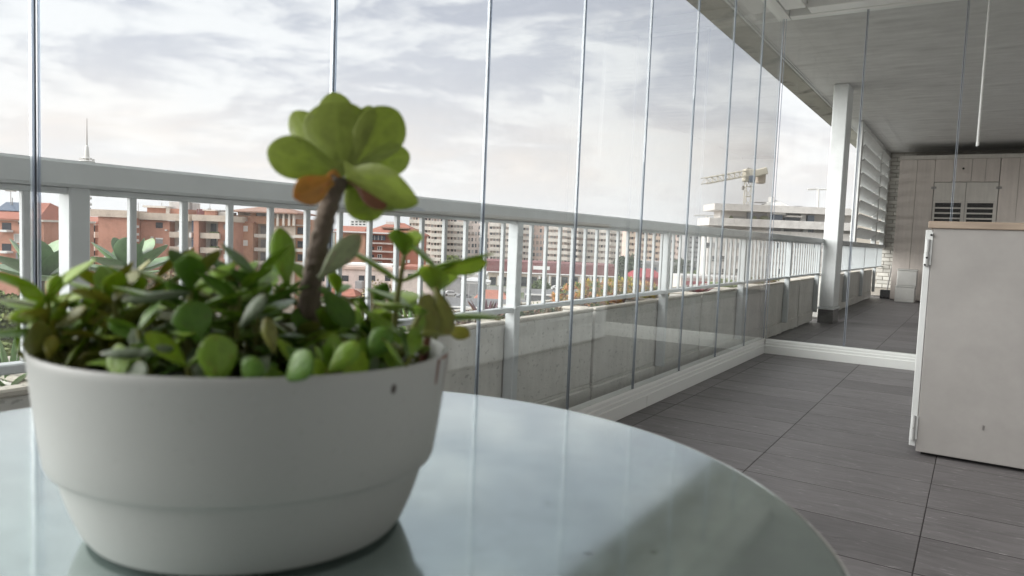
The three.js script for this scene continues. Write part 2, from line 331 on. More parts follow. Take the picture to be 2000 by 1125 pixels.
// ------------------------------------------------------------------ planters
const PLANTERS = [];
{
  const ends = [...POSTS.slice(0, 6).map((z) => z - 0.02), -8.9], rnd = rngOf(21);
  const spans = [];
  for (let i = 0; i < ends.length - 1; i++) { const a = ends[i], b = ends[i + 1], m = (a + b) / 2 + (i === 1 ? 0 : 0.02); spans.push([a - 0.006, m + 0.012], [m - 0.012, b + 0.008]); }
  for (const [a, b] of [[-9.36, -11.05], [-11.08, -12.68], [-12.71, -14.31]]) spans.push([a, b]);
  const vis = spans.filter(([a, b]) => b < -0.2);
  vis.forEach(([a, b], i) => {
    const L = a - b, cz = (a + b) / 2, x1 = -1.558, x0 = -1.935;
    const fromFar = vis.length - 1 - i;
    const where = i === 0 ? 'at the left edge of the picture' : i < vis.length - 3 ? 'along the near railing, ' + ORD[i] + ' from the left picture edge' : ['just beyond the square column', 'in the middle below the far railing', 'in the dark far corner'][i - (vis.length - 3)];
    const o = thing('concrete_planter', 'grey concrete trough ' + where, 'planter', [0, 0.02, cz], 0, 'concrete planters under the railing');
    const s = i % 2 ? 0.003 : 0, th = 0.038, ox = rnd() * 9, oy = rnd() * 9;
    const loc = (xa, xb, ya, yb, za, zb, c) => bx(xa, xb, ya, yb, za, zb, c, ox, oy);
    part('wall', loc(x1 - th, x1 - s, 0.122, 0.478, L / 2, -L / 2, 0.004), M.planter, o);
    part('wall', loc(x0, x0 + th, 0.122, 0.478, L / 2, -L / 2, 0.004), M.planter, o);
    part('end_wall', loc(x0 + th + 0.001, x1 - th - 0.001, 0.122, 0.478, L / 2, L / 2 - th, 0.004), M.planter, o);
    part('end_wall', loc(x0 + th + 0.001, x1 - th - 0.001, 0.122, 0.478, -L / 2 + th, -L / 2, 0.004), M.planter, o);
    part('plinth', loc(x0 - 0.006, x1 + 0.006 - s, 0, 0.105, L / 2 + 0.002, -L / 2 - 0.002, 0.006), M.planter, o);
    part('ledge', loc(x0, x1 - 0.003, 0.105, 0.121, L / 2, -L / 2, 0.003), M.planter, o);
    const rim = [[x1 - th - 0.003, x1 + 0.002, L / 2 + 0.002, -L / 2 - 0.002], [x0 - 0.002, x0 + th + 0.003, L / 2 + 0.002, -L / 2 - 0.002], [x0 + th + 0.004, x1 - th - 0.004, L / 2 + 0.002, L / 2 - th], [x0 + th + 0.004, x1 - th - 0.004, -L / 2 + th, -L / 2 - 0.002]];
    for (const [xa, xb, za, zb] of rim) part('rim', loc(xa, xb, 0.479, 0.496, za, zb, 0.005), M.planterRim, o);
    const sg = new THREE.PlaneGeometry(x1 - x0 - 2 * th + 0.002, L - 2 * th + 0.002, 10, 20).rotateX(-Math.PI / 2), p = sg.attributes.position;
    for (let k = 0; k < p.count; k++) p.setY(k, 0.03 * fbm(p.getX(k) * 9 + i, p.getZ(k) * 9, 3.3, 4));
    sg.computeVertexNormals(); sg.translate((x0 + x1) / 2, 0.448, 0); uvMetres(sg);
    part('soil', sg, M.soil, o);
    for (const e of [-1, 1]) part('foot', loc(x0 + 0.03, x1 - 0.02, -0.02, -0.001, e * (L / 2 - 0.04), e * (L / 2 - 0.12), 0.002), M.planter, o);
    PLANTERS.push({ a, b, cz });
  });
}
// ------------------------------------------------------------------ column, louvred screen, far cabinet, boxes
{
  const c = thing('square_column', 'tall square white column with dark tiled base beyond the glass corner', 'column', [-1.4225, 0, -9.11]);
  part('shaft', bx(-0.0775, 0.0775, 0.186, 2.699, 0.18, -0.18, 0.008), M.column, c);
  part('ledge', bx(-0.09, 0.09, 0.158, 0.185, 0.194, -0.194, 0.004), M.column, c);
  part('skirting', bx(-0.082, 0.082, 0.001, 0.157, 0.186, -0.186, 0.002), M.skirt, c);

  const l = thing('louvre_screen', 'white wooden screen of wide tilted slats above the far railing', 'screen', [-1.55, 0.966, 0]);
  for (const [za, zb] of [[-11.55, -11.70], [-14.0, -14.14], [-15.3, -15.43]]) part('stile', bx(-0.035, 0.035, 0, 1.72, za, zb, 0.005), M.white, l);
  part('top_rail', bx(-0.028, 0.028, 1.64, 1.72, -11.701, -13.999, 0.004), M.white, l); part('top_rail', bx(-0.028, 0.028, 1.64, 1.72, -14.141, -15.299, 0.004), M.white, l);
  for (const [za, zb] of [[-11.703, -13.997], [-14.143, -15.297]]) {
    const g = box(0.016, 0.185, za - zb, 0, 0, (za + zb) / 2, 0.004);
    for (let k = 0; k < 8; k++) part('slat', g, M.white, l, [0, 0.14 + k * 0.2, 0], [0, 0, -0.72]);
  }

  const k = thing('board_cabinet', 'tall beige cabinet of vertical boards filling the far end of the balcony', 'cabinet', [0, 0, -14.3]);
  part('carcass', bx(-1.25, 1.49, 0.001, 2.40, -0.035, -1.12), M.panel, k);
  part('cornice', bx(-1.262, 1.49, 2.432, 2.50, 0.012, -1.1, 0.004), M.boardPale, k);
  const seams = [-1.255, -0.985, -0.717], up = [-0.717, -0.45, -0.189, 0.005, 0.2], side = [0.206, 0.46, 0.72, 0.98, 1.24, 1.49], rnd = rngOf(5);
  const board = (x0, x1, y0, y1) => part('board', bx(x0 + 0.002, x1 - 0.002, y0, y1, 0, -0.034, 0.003, rnd() * 5, rnd() * 5), M.board, k);
  for (let i = 0; i < 2; i++) board(seams[i], seams[i + 1], 0.02, 2.43);
  for (let i = 0; i < 4; i++) board(up[i], up[i + 1], 2.05, 2.43);
  for (let i = 0; i < 5; i++) board(side[i], side[i + 1], 0.02, 2.43);
  for (const [x0, x1, s] of [[-0.708, -0.252, -1], [-0.245, 0.198, 1]]) {
    const d = part('door', bx(x0, x1, 1.735, 2.04, 0.004, -0.030, 0.003), M.boardPale, k);
    const st = (a, b, y0, y1, m = M.boardPale) => part(m === M.boardPale ? 'frame' : 'backing', bx(a, b, y0, y1, m === M.boardPale ? 0.004 : -0.031, m === M.boardPale ? -0.030 : -0.034, m === M.boardPale ? 0.002 : 0), m, d);
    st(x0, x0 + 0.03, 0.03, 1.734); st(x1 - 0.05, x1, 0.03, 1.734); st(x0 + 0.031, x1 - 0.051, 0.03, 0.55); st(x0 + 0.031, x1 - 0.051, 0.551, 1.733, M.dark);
    for (let q = 0; q < 13; q++) part('slat', bx(x0 + 0.031, x1 - 0.051, 1.628 - q * 0.086 - 0.026, 1.628 - q * 0.086, 0.002, -0.026, 0.002), M.boardPale, d);
    part('slat', bx(x0 + 0.031, x1 - 0.051, 1.70, 1.734, 0.003, -0.026, 0.002), M.boardPale, d);
    for (const y of [1.95, 0.30]) part('hinge', bx(s < 0 ? x0 - 0.045 : x1 - 0.03, s < 0 ? x0 + 0.03 : x1 + 0.045, y - 0.02, y + 0.02, 0.014, 0.0045, 0.003), M.steel, d);
  }
  part('knob', new THREE.SphereGeometry(0.016, 12, 8).translate(-0.31, 2.27, 0.008), M.dark, k);

  for (const [i, y] of [[0, 0.001], [1, 0.281]]) {
    const b = thing('foam_box', i ? 'white foam box stacked on another before the far cabinet' : 'white foam box on the floor carrying a second one', 'box', [-0.995 + i * 0.012, y, -13.98], 0.02 * i, 'white foam boxes');
    part('tub', bx(-0.148, 0.148, 0, 0.255, 0.12, -0.12, 0.012), M.foam, b);
    part('lid', bx(-0.153, 0.153, 0.2555, 0.279, 0.125, -0.125, 0.006), M.foam, b);
  }
  const br = thing('leaning_broom', 'thin dark broom leaning in the far corner beside the cabinet', 'broom', [-1.33, 0.0, -14.6]);
  part('handle', tube([V(0, 0.16, 0), V(0.06, 1.15, -0.7)], 0.011, 8), M.steel, br);
  part('bristles', bx(-0.11, 0.11, 0.001, 0.16, 0.025, -0.025, 0.01), M.dark, br);
}
// ------------------------------------------------------------------ counter on the right
{
  const k = thing('kitchen_counter', 'beige cupboard with a wooden worktop at the picture edge', 'counter', [0, 0, -3.47]);
  part('side_panel', bx(-0.163, 1.3, 0.016, 0.951, 0, -0.02, 0.0015), M.panel, k);
  part('carcass', bx(-0.160, 1.3, 0.016, 0.951, -0.0205, -2.13), M.panel, k);
  part('plinth', bx(-0.145, 1.29, 0.001, 0.0155, -0.03, -2.12), M.dark, k);
  part('worktop', bx(-0.182, 1.3, 0.9515, 0.981, 0.012, -2.14, 0.003), M.wood, k);
  for (const [i, za, zb] of [[0, -0.004, -1.06], [1, -1.066, -2.12]]) {
    const d = new THREE.Group(); d.name = 'door'; k.add(d);
    const X0 = -0.190, X1 = -0.1645, fr = (y0, y1, a, b) => part('frame', bx(X0, X1, y0, y1, a, b, 0.0025), M.white, d);
    fr(0.035, 0.945, za, za - 0.09); fr(0.035, 0.945, zb + 0.09, zb); fr(0.85, 0.945, za - 0.0905, zb + 0.0905); fr(0.035, 0.15, za - 0.0905, zb + 0.0905);
    part('backing', bx(-0.1638, -0.1632, 0.15, 0.85, za - 0.0905, zb + 0.0905), M.white, d);
    const g = bx(-0.004, 0.004, -0.040, 0.040, za - 0.091, zb + 0.091, 0.0015);
    for (let q = 0; q < 7; q++) part('slat', g, M.white, d, [-0.1775, 0.2 + q * 0.1, 0], [0, 0, 0.30]);
    part('knob', new THREE.SphereGeometry(0.014, 10, 8).translate(-0.198, 0.6, i ? za - 0.05 : zb + 0.05), M.white, d);
  }
  for (const [y0, y1, drop] of [[0.795, 0.905, 1], [0.062, 0.165, 0]]) {
    const h = part('hinge', tube([V(-0.180, (y0 + y1) / 2 + 0.002, 0.006), V(-0.180, y1, 0.006)], 0.0085, 10), M.white, k);
    part('knuckle', tube([V(-0.181, y0, 0.006), V(-0.181, (y0 + y1) / 2 - 0.002, 0.006)], 0.0095, 10), M.white, h);
    part('leaf', bx(-0.176, -0.162, y0 + 0.004, y1 + 0.03 * drop, 0.0008, 0.0030, 0.0005), M.white, h);
    if (drop) for (const [y, x] of [[0.924, -0.168], [0.83, -0.178], [0.80, -0.183]]) part('screw', tube([V(x, y, 0.0031), V(x, y, 0.0165)], 0.0042, 8), M.dark, h);
  }
  part('screw', bx(0.063, 0.069, 0.148, 0.166, 0.0002, 0.0026, 0.0005), M.steel, k);
  const cl = thing('folded_cloth', 'small folded blue cloth lying on the wooden worktop', 'cloth', [0.30, 0.982, -3.60]);
  const cg = new THREE.SphereGeometry(1, 28, 12, 0, Math.PI * 2, 0, Math.PI / 2); { const p = cg.attributes.position; for (let i = 0; i < p.count; i++) { const x = p.getX(i), y = p.getY(i), z = p.getZ(i), w = 1 + 0.12 * fbm(x * 2, z * 2, 1, 3); p.setXYZ(i, x * 0.12 * w, Math.max(0, y * 0.034 + 0.010 * fbm(x * 4, z * 4, 2, 3) * (y > 0.05 ? 1 : 0)), z * 0.09 * w); } cg.computeVertexNormals(); }
  part('cloth', cg, std({ color: C(0.03, 0.06, 0.22), roughness: 0.9 }), cl);
  part('hem', bx(-0.135, 0.11, 0.0005, 0.0042, 0.095, -0.08, 0.002), std({ color: C(0.55, 0.60, 0.75), roughness: 0.9 }), cl);
}

const K = 0.8;                                                        // size of the table group: table top 12 cm below the lens

// ------------------------------------------------------------------ table
{
  const c = [-0.3242 * K, 0.73 - 0.70, -0.2631 * K], R = 0.3051 * K;
  const t = thing('round_table', 'round glossy grey green table top on a pedestal under the plant pot', 'table', c);
  const blot = (u, v) => { const x = u - 0.5, y = v - 0.5, a = fbm(x * 30, y * 30, 3.7, 5, 0.6), b = fbm(x * 9, y * 9, 1.2, 4); let k = 1 + 0.22 * a + 0.16 * b; for (const [sx, sy, sr] of [[0.79, 0.425, 0.004], [0.83, 0.39, 0.003], [0.71, 0.35, 0.0022], [0.30, 0.55, 0.003]]) { const d = Math.hypot(u - sx, v - sy); if (d < sr) k *= 0.45; } return k; };
  const tt = tex(512, 512, (u, v) => { const k = blot(u, v); return [0.38 * k, 0.475 * k, 0.455 * k]; }, true, 1);
  const tr = tex(512, 512, (u, v) => { const a = fbm((u - 0.5) * 16, (v - 0.5) * 16, 6.6, 6, 0.62), b = fbm((u - 0.5) * 60, (v - 0.5) * 9, 2.6, 4); return 0.45 + 0.5 * Math.max(0, a) + 0.35 * Math.max(0, b); }, false, 1);
  const prof = []; for (let k = 0; k <= 8; k++) { const a = -Math.PI / 2 + Math.PI * k / 8; prof.push([R - 0.006 + 0.006 * Math.cos(a), 0.694 + 0.006 * Math.sin(a)]); }
  const flat = lathe([[0.0001, 0.688], [R - 0.0075, 0.688], ...prof, [R - 0.0066, 0.70], [R - 0.012, 0.70], [R * 0.5, 0.70], [0.0001, 0.70]], 160);
  { const p = flat.attributes.position, uv = flat.attributes.uv; for (let i = 0; i < p.count; i++) uv.setXY(i, 0.5 + p.getX(i) / (2 * R), 0.5 + p.getZ(i) / (2 * R)); }
  const g = creased(flat, 0.6);
  part('top', g, phys({ color: C(1, 1, 1), map: tt, roughness: 0.22, roughnessMap: tr, metalness: 0.78, ior: 1.9, clearcoat: 1, clearcoatRoughness: 0.06 }), t);
  part('apron', lathe([[R - 0.018, 0.655], [R - 0.008, 0.655], [R - 0.008, 0.6875], [R - 0.018, 0.6875], [R - 0.018, 0.655]], 96), std({ color: C(0.10, 0.07, 0.055), roughness: 0.6 }), t);
  part('pedestal', tube([V(0, 0.0, 0), V(0, 0.687, 0)], [0.03, 0.03], 24), M.steel, t);
  part('base', lathe([[0.0001, -0.029], [0.17, -0.029], [0.17, -0.018], [0.05, 0.002], [0.0001, 0.002]], 48), M.steel, t);
}
// ------------------------------------------------------------------ pot
const POT = V(-0.304 * K, 0.7305, -0.237 * K);
{
  const o = thing('plant_pot', 'off white plastic bowl pot with a stepped lower band on the table', 'pot', [POT.x, POT.y, POT.z], YAW);
  const out = [[0.060, 0], [0.0705, 0.0018], [0.0735, 0.006], [0.0775, 0.016], [0.0803, 0.025], [0.0822, 0.0325], [0.0826, 0.0342], [0.0862, 0.0362], [0.0873, 0.0385], [0.0893, 0.052], [0.0915, 0.070], [0.0930, 0.0860], [0.0934, 0.0892], [0.0928, 0.0903], [0.0916, 0.0903], [0.0907, 0.0890], [0.0895, 0.070], [0.0855, 0.040], [0.078, 0.02], [0.0001, 0.02]];
  const cv = document.createElement('canvas'); cv.width = 1024; cv.height = 512; const x = cv.getContext('2d');
  x.fillStyle = '#b2b5b2'; x.fillRect(0, 0, 1024, 512);
  const rnd = rngOf(3);
  for (let i = 0; i < 5200; i++) { x.fillStyle = `rgba(${rnd() < 0.5 ? '90,88,80' : '225,225,220'},${0.02 + 0.04 * rnd()})`; x.beginPath(); x.ellipse(rnd() * 1024, rnd() * 512, 0.6 + rnd() * 1.6, 0.6 + rnd() * 1.6, 0, 0, 7); x.fill(); }
  const mark = (u, v, w, h, c) => { x.fillStyle = c; x.beginPath(); x.ellipse(u * 1024, (1 - v) * 512, w, h, 0, 0, 7); x.fill(); };
  // stains: two brown drips below the rim on the right, one dark spot
  const FR = 0.054;   // where the wall faces the viewer
  for (const [du, v0, v1, w, c] of [[0.160, 0.64, 0.56, 4, 'rgba(96,48,36,0.75)'], [0.190, 0.64, 0.54, 3.6, 'rgba(88,46,40,0.8)'], [0.180, 0.66, 0.625, 16, 'rgba(110,60,40,0.5)']]) for (let k = 0; k <= 12; k++) mark(FR + du, mix(v0, v1, k / 12), w * (1 - 0.3 * k / 12), 5, c);
  mark(FR + 0.098, 0.563, 2.6, 3.6, 'rgba(46,38,34,0.85)');
  const map = new THREE.CanvasTexture(cv); map.colorSpace = THREE.SRGBColorSpace; map.wrapS = THREE.RepeatWrapping;
  const g = lathe(out, 96); g.rotateY(0); g.scale(1.055 * K, K, 0.95 * K);
  part('bowl', creased(g, 0.7), phys({ color: C(1, 1, 1), map, roughness: 0.5, ior: 1.46 }), o);
  const sg = new THREE.CircleGeometry(0.0885, 48, 0, Math.PI * 2); const sp = new THREE.PlaneGeometry(0.18, 0.18, 36, 36).rotateX(-Math.PI / 2), p = sp.attributes.position;
  for (let i = 0; i < p.count; i++) { let a = p.getX(i), b = p.getZ(i); const r = Math.hypot(a, b); if (r > 0.088) { a *= 0.088 / r; b *= 0.088 / r; } p.setXYZ(i, a * 1.02 * K, (0.074 + 0.008 * fbm(a * 60, b * 60, 2.2, 4)) * K, b * 0.95 * K); }
  sp.computeVertexNormals(); uvMetres(sp); part('soil', sp, M.soil, o);
}
// ------------------------------------------------------------------ leaves
function leafGeo(L, W, Th, { p = 1.35, q = 0.8, curl = 0, cup = 0, n = 12, m = 6, base = 0.12, point = 0 } = {}) {
  const pos = [], uv = [], idx = [], half = (u) => { const s = Math.pow(Math.max(0, Math.sin(Math.PI * Math.pow(u, p))), q), b = base * (1 - u) * (1 - u); return W / 2 * Math.max(s * (1 - point * u * u) , b * (u < 0.5 ? 1 : 0)); };
  for (const side of [1, -1]) for (let i = 0; i <= n; i++) {
    const u = 0.5 - 0.5 * Math.cos(Math.PI * i / n) ;
    for (let j = 0; j <= m; j++) {
      const v = Math.sin((j / m * 2 - 1) * Math.PI / 2), w = half(u), th = Th / 2 * Math.pow(Math.max(0, Math.sin(Math.PI * Math.pow(u, 0.7))), 0.5) * Math.sqrt(Math.max(0, 1 - v * v));
      pos.push(v * w, side * th + curl * L * u * u + cup * W * v * v * Math.sin(Math.PI * u), u * L); uv.push(u, (j / m));
      if (i && j) { const o = (side < 0 ? (n + 1) * (m + 1) : 0) + i * (m + 1) + j, a = o - m - 2, b = o - m - 1, c = o - 1; side > 0 ? idx.push(a, c, o, a, o, b) : idx.push(a, o, c, a, b, o); }
    }
  }
  const g = new THREE.BufferGeometry(); g.setAttribute('position', new THREE.Float32BufferAttribute(pos, 3)); g.setAttribute('uv', new THREE.Float32BufferAttribute(uv, 2)); g.setIndex(idx); g.computeVertexNormals(); return g;
}
// set a mesh so that its z axis runs along dir and its y axis near up
function orient(m, p, dir, up, scale = 1) {
  const z = dir.clone().normalize(), x = up.clone().cross(z).normalize(), y = z.clone().cross(x);
  m.quaternion.setFromRotationMatrix(new THREE.Matrix4().makeBasis(x, y, z)); m.position.copy(p); m.scale.setScalar(scale); return m;
}
const leafMat = (r, g, b, o = {}) => phys({ color: C(r, g, b), map: T.leaf, bumpMap: T.leaf, bumpScale: 0.0006, roughness: 0.42, transmission: 0.28, thickness: 0, ior: 1.45, ...o });
const LM = {
  mid: leafMat(0.24, 0.42, 0.035), deep: leafMat(0.12, 0.265, 0.028), fresh: leafMat(0.38, 0.58, 0.04), yellow: leafMat(0.42, 0.42, 0.06), olive: leafMat(0.25, 0.27, 0.06), grey: leafMat(0.165, 0.225, 0.13, { roughness: 0.5 }),
  orange: leafMat(0.62, 0.31, 0.05), brown: leafMat(0.20, 0.085, 0.04), rosette: leafMat(0.44, 0.54, 0.11, { roughness: 0.5, transmission: 0.58, map: T.leafRim }), pale: leafMat(0.36, 0.43, 0.24, { roughness: 0.4 }), rust: leafMat(0.22, 0.10, 0.05),
};
for (const m of Object.values(LM)) { m.side = THREE.DoubleSide; }
const stemMat = std({ color: C(0.185, 0.15, 0.12), roughness: 0.85, map: T.concrete, bumpMap: T.concrete, bumpScale: 0.001 }), stemGreen = std({ color: C(0.16, 0.17, 0.04), roughness: 0.6 }), stemRed = std({ color: C(0.15, 0.055, 0.03), roughness: 0.6 });
// a leaf from its base pixel to its tip pixel, at two depths; w in photograph pixels; n: which way its flat side looks (1 towards the viewer)
function pixLeaf(parent, mat, b, t, w, face = 0.6, o = {}) {
  const B = at(b[0], b[1], b[2] * K), E = at(t[0], t[1], t[2] * K), d = E.clone().sub(B), L = d.length(), W = w * K * (b[2] + t[2]) / 2 / FPX;
  const view = V(0, EYE, 0).sub(B).normalize(), side = d.clone().cross(view).normalize();
  const up = view.multiplyScalar(face).addScaledVector(V(0, 1, 0), 1 - Math.abs(face));
  const m = part(o.name ?? 'leaf', leafGeo(L, W, (o.th ?? Math.min(0.0045, W * 0.22)) * K, o), mat, parent);
  if (o.tilt) up.addScaledVector(side, o.tilt);
  if (o.nod) up.y -= o.nod;
  orient(m, B.sub(parent.position), d, up); return m;
}
{
  const base = at(603, 700, 0.366 * K), o = thing('rosette_succulent', 'tall succulent with a broad leafy rosette on a bare brown stalk in the pot', 'plant', base.toArray());
  const pts = [[603, 700], [600, 640], [606, 575], [617, 510], [632, 440], [648, 385], [664, 345]].map(([x, y], i) => at(x, y, (0.366 - 0.0012 * i) * K).sub(base));
  const sc = new THREE.CatmullRomCurve3(pts), stalk = tube(sc.getPoints(70), Array.from({ length: 71 }, (_, i) => K * mix(0.0058, 0.0047, sstep(0, 0.8, i / 70)) + (i > 64 ? K * 0.00015 * (i - 64) : 0)), 16);
  { const p = stalk.attributes.position, n = stalk.attributes.normal; for (let i = 0; i < p.count; i++) { const y = p.getY(i), k = 0.0001 * Math.sin(y * 1500) + 0.0012 * N3(p.getX(i) * 500, y * 420, p.getZ(i) * 500); p.setXYZ(i, p.getX(i) + n.getX(i) * k, y, p.getZ(i) + n.getZ(i) * k); } stalk.computeVertexNormals(); }
  part('stalk', stalk, stemMat, o);
  const c = 0.362, R = (m, b, t, w, f, e) => pixLeaf(o, m, [b[0], b[1], b[2] ?? c], t, w, f, { p: 1.7, q: 0.55, n: 18, m: 8, base: 0.6, th: 0.0024, ...e });
  R(LM.rosette, [668, 330, 0.370], [652, 172, 0.400], 74, 0.9, { curl: -0.05 });                          // behind the top
  R(LM.rosette, [672, 345, 0.358], [652, 190, 0.370], 132, 0.95, { curl: -0.08, cup: -0.06, q: 0.5 });    // top
  R(LM.rosette, [682, 320, 0.372], [724, 206, 0.406], 44, 0.8);
  R(LM.rosette, [664, 335, 0.369], [572, 218, 0.388], 66, 0.9, { cup: -0.045 });                             // upper left, behind
  R(LM.rosette, [678, 342, 0.360], [778, 212, 0.376], 98, 0.95, { cup: -0.045, curl: -0.05, q: 0.55 });    // upper right
  R(LM.rosette, [684, 335, 0.368], [800, 300, 0.390], 66, 0.9, { cup: -0.045 });
  R(LM.rosette, [674, 342, 0.356], [820, 392, 0.345], 112, 0.9, { cup: -0.06, curl: 0.03, q: 0.55, p: 1.35, point: 0.45, nod: 0.7 });   // lower right
  R(LM.rosette, [672, 340, 0.357], [520, 290, 0.349], 84, 0.78, { cup: -0.045, curl: -0.10, tilt: -0.2 });   // left
  R(LM.rosette, [660, 338, 0.366], [578, 322, 0.382], 44, 0.8);
  R(LM.orange, [664, 342, 0.356], [572, 388, 0.346], 70, 0.9, { cup: -0.10, curl: 0.08, q: 0.7, p: 1.9, th: 0.0018, point: 0.35 });
  R(LM.rosette, [684, 345, 0.367], [738, 428, 0.374], 84, 0.9, { cup: -0.08, p: 1.3 });                     // bottom
  R(LM.rosette, [684, 345, 0.361], [780, 404, 0.366], 52, 0.8);
  R(LM.brown, [684, 348, 0.357], [754, 406, 0.354], 40, 0.85, { q: 0.6, th: 0.002 });
}
// sprigs: a short stem with crossed pairs of leaves
const SPRIGS = { jade: [leafGeo(0.031, 0.0145, 0.0026, { p: 1.25, q: 0.8, n: 9, m: 4, curl: -0.08, cup: 0.10, point: 0.25 }), leafGeo(0.027, 0.0165, 0.0030, { p: 1.4, q: 0.7, n: 9, m: 4, curl: 0.06, cup: 0.08 })] };
function sprig(label, foot, top, n, size, mats, seed, stem = stemGreen, group = 'leafy sprigs crowding the pot', geo = SPRIGS.jade[0]) {
  const o = thing('leafy_sprig', label, 'plant', foot.toArray(), 0, group), rnd = rngOf(seed), axis = top.clone().sub(foot), L = axis.length(), bend = V((rnd() - 0.5), 0, (rnd() - 0.5)).multiplyScalar(L * 0.25);
  const P = (t) => axis.clone().multiplyScalar(t).addScaledVector(bend, t * (1 - t));
  part('stem', tube([P(0), P(0.33), P(0.66), P(1)], [0.0021, 0.0019, 0.0016, 0.0012].map((r) => r * K), 7), stem, o);
  const ax = axis.clone().normalize(); let a = rnd() * 6.28;
  const e1 = ax.clone().cross(V(0.3, 0.1, 1)).normalize(), e2 = ax.clone().cross(e1);
  for (let k = 0; k < n; k++) {
    const t = n === 1 ? 1 : 0.25 + 0.75 * Math.pow(k / (n - 1), 0.8), s = size * (1.05 - 0.45 * Math.pow(k / n, 3)) * (0.85 + 0.3 * rnd()), open = mix(0.22, 0.9, Math.pow(k / n, 1.5)) + 0.2 * (rnd() - 0.5);
    for (const w of [0, Math.PI]) {
      const r = e1.clone().multiplyScalar(Math.cos(a + w)).addScaledVector(e2, Math.sin(a + w)), d = r.clone().multiplyScalar(Math.cos(open)).addScaledVector(ax, Math.sin(open));
      const up = ax.clone().multiplyScalar(Math.cos(open)).addScaledVector(r, -Math.sin(open));
      { const e = P(t).add(foot).addScaledVector(d, 0.028 * s * K); if (Math.hypot(e.x - POT.x, e.z - POT.z) > 0.086 * K && e.y < POT.y + 0.100 * K) continue; }
      orient(part('leaf', geo, mats[rnd() * mats.length | 0], o), P(t), d, up, s * K);
    }
    a += Math.PI / 2 + 0.3 * (rnd() - 0.5);
  }
  return o;
}
{
  const soilY = POT.y + 0.072 * K, potSpot = (px, dep) => { const p = at(px, 640, dep * K); return V(p.x, soilY, p.z); };
  // sprigs that can be told apart, from the photograph: [label, foot px, depth, tip px, tip py, pairs, size, materials, stem]
  const own = [
    ['bright green sprig leaning out over the left pot rim', 120, 0.335, 92, 582, 4, 1.2, [LM.fresh, LM.mid, LM.fresh], stemGreen],
    ['tall fresh green sprig with pointed leaves, right of the bare stalk', 770, 0.372, 790, 500, 4, 1.12, [LM.fresh, LM.mid], stemGreen],
    ['reddish stemmed green sprig at the right pot rim with long pointed leaves', 822, 0.378, 858, 530, 4, 1.12, [LM.fresh, LM.mid, LM.fresh], stemRed],
    ['green sprig in the middle of the pot with long level leaves', 372, 0.325, 372, 568, 4, 1.05, [LM.mid, LM.mid, LM.deep], stemGreen],
    ['dark green bushy sprig just left of the bare stalk', 505, 0.345, 500, 548, 6, 1.0, [LM.deep, LM.mid, LM.deep], stemGreen],
    ['dark sprig with glossy leaves behind the level leaved sprig', 455, 0.335, 468, 566, 5, 0.95, [LM.deep, LM.mid], stemGreen],
    ['small upright green sprig between the left pair of sprigs', 215, 0.34, 215, 590, 4, 0.9, [LM.mid, LM.fresh], stemGreen],
  ];
  own.forEach(([l, fx, dep, tx, ty, n, s, m, st], i) => { const f = potSpot(fx, dep), tip = at(tx, ty, f.clone().sub(V(0, EYE, 0)).dot(FWD)); sprig(l, f, tip, n, s, m, 100 + i, st); });
  const rnd = rngOf(11);
  let made = 0;
  for (let i = 0; i < 400 && made < 84; i++) {
    const a = rnd() * Math.PI * 2, r = 0.084 * K * Math.sqrt(rnd()), lx = Math.cos(a) * r * 1.02, lz = Math.sin(a) * r * 0.95;
    const f = V(POT.x, soilY, POT.z).addScaledVector(RIGHT, lx).addScaledVector(FWD, -lz);
    const front = lz > 0.03 * K, edge = r / 0.084 / K, h = K * (mix(0.036, 0.022, edge) + 0.022 * rnd() - (front ? 0.012 : 0));
    const hide = Math.abs(lx - 0.031 * K) < 0.024 * K && lz > -0.03 * K ? 0.45 : 1;                // the bare stalk stays in view
    const tip = f.clone().add(V(0, Math.max(0.012 * K, h * hide), 0)).addScaledVector(RIGHT, lx * 0.22).addScaledVector(FWD, -lz * (front ? 0.10 : 0.18));
    const left = lx < -0.035 * K, mats = left ? [LM.olive, LM.fresh, LM.mid, LM.yellow, LM.fresh, LM.olive] : lx > 0.05 * K ? [LM.olive, LM.mid, LM.fresh, LM.deep, LM.mid] : front ? [LM.deep, LM.grey, LM.mid, LM.mid, LM.fresh] : [LM.mid, LM.deep, LM.mid, LM.olive, LM.fresh];
    const zone = left ? 'at the left end of the pot' : lx > 0.05 * K ? 'at the right end of the pot' : front ? 'along the front rim of the pot' : 'in the crowded middle of the pot';
    sprig('low leafy sprig ' + zone, f, tip, 3 + (rnd() * 2 | 0), 0.60 + 0.28 * rnd(), mats, 500 + i, stemGreen, 'low sprigs ' + zone, SPRIGS.jade[rnd() * 2 | 0]); made++;
  }
  // single large paddle leaves standing among the sprigs
  const fan = thing('paddle_plant', 'cluster of large rounded paddle leaves standing among the small sprigs', 'plant', potSpot(520, 0.345).toArray());
  const F = (m, b, t, w, f = 0.9, e = {}) => pixLeaf(fan, m, b, t, w, f, { p: 1.45, q: 0.62, n: 12, m: 6, base: 0.3, th: 0.004, ...e });
  F(LM.mid, [562, 560, 0.352], [546, 444, 0.356], 50, 0.95); F(LM.pale, [622, 545, 0.352], [704, 458, 0.36], 46, 0.9, { cup: 0.1 });
  F(LM.deep, [392, 668, 0.300], [366, 588, 0.300], 76, 0.95); F(LM.mid, [432, 752, 0.285], [420, 652, 0.283], 76, 0.95); F(LM.deep, [560, 745, 0.285], [610, 690, 0.282], 62, 0.6);
  F(LM.grey, [372, 572, 0.322], [238, 588, 0.31], 30, 0.35); F(LM.mid, [376, 566, 0.325], [462, 516, 0.33], 36, 0.4); F(LM.fresh, [862, 532, 0.372], [952, 512, 0.372], 38, 0.7); F(LM.yellow, [868, 640, 0.366], [918, 656, 0.360], 32, 0.7);
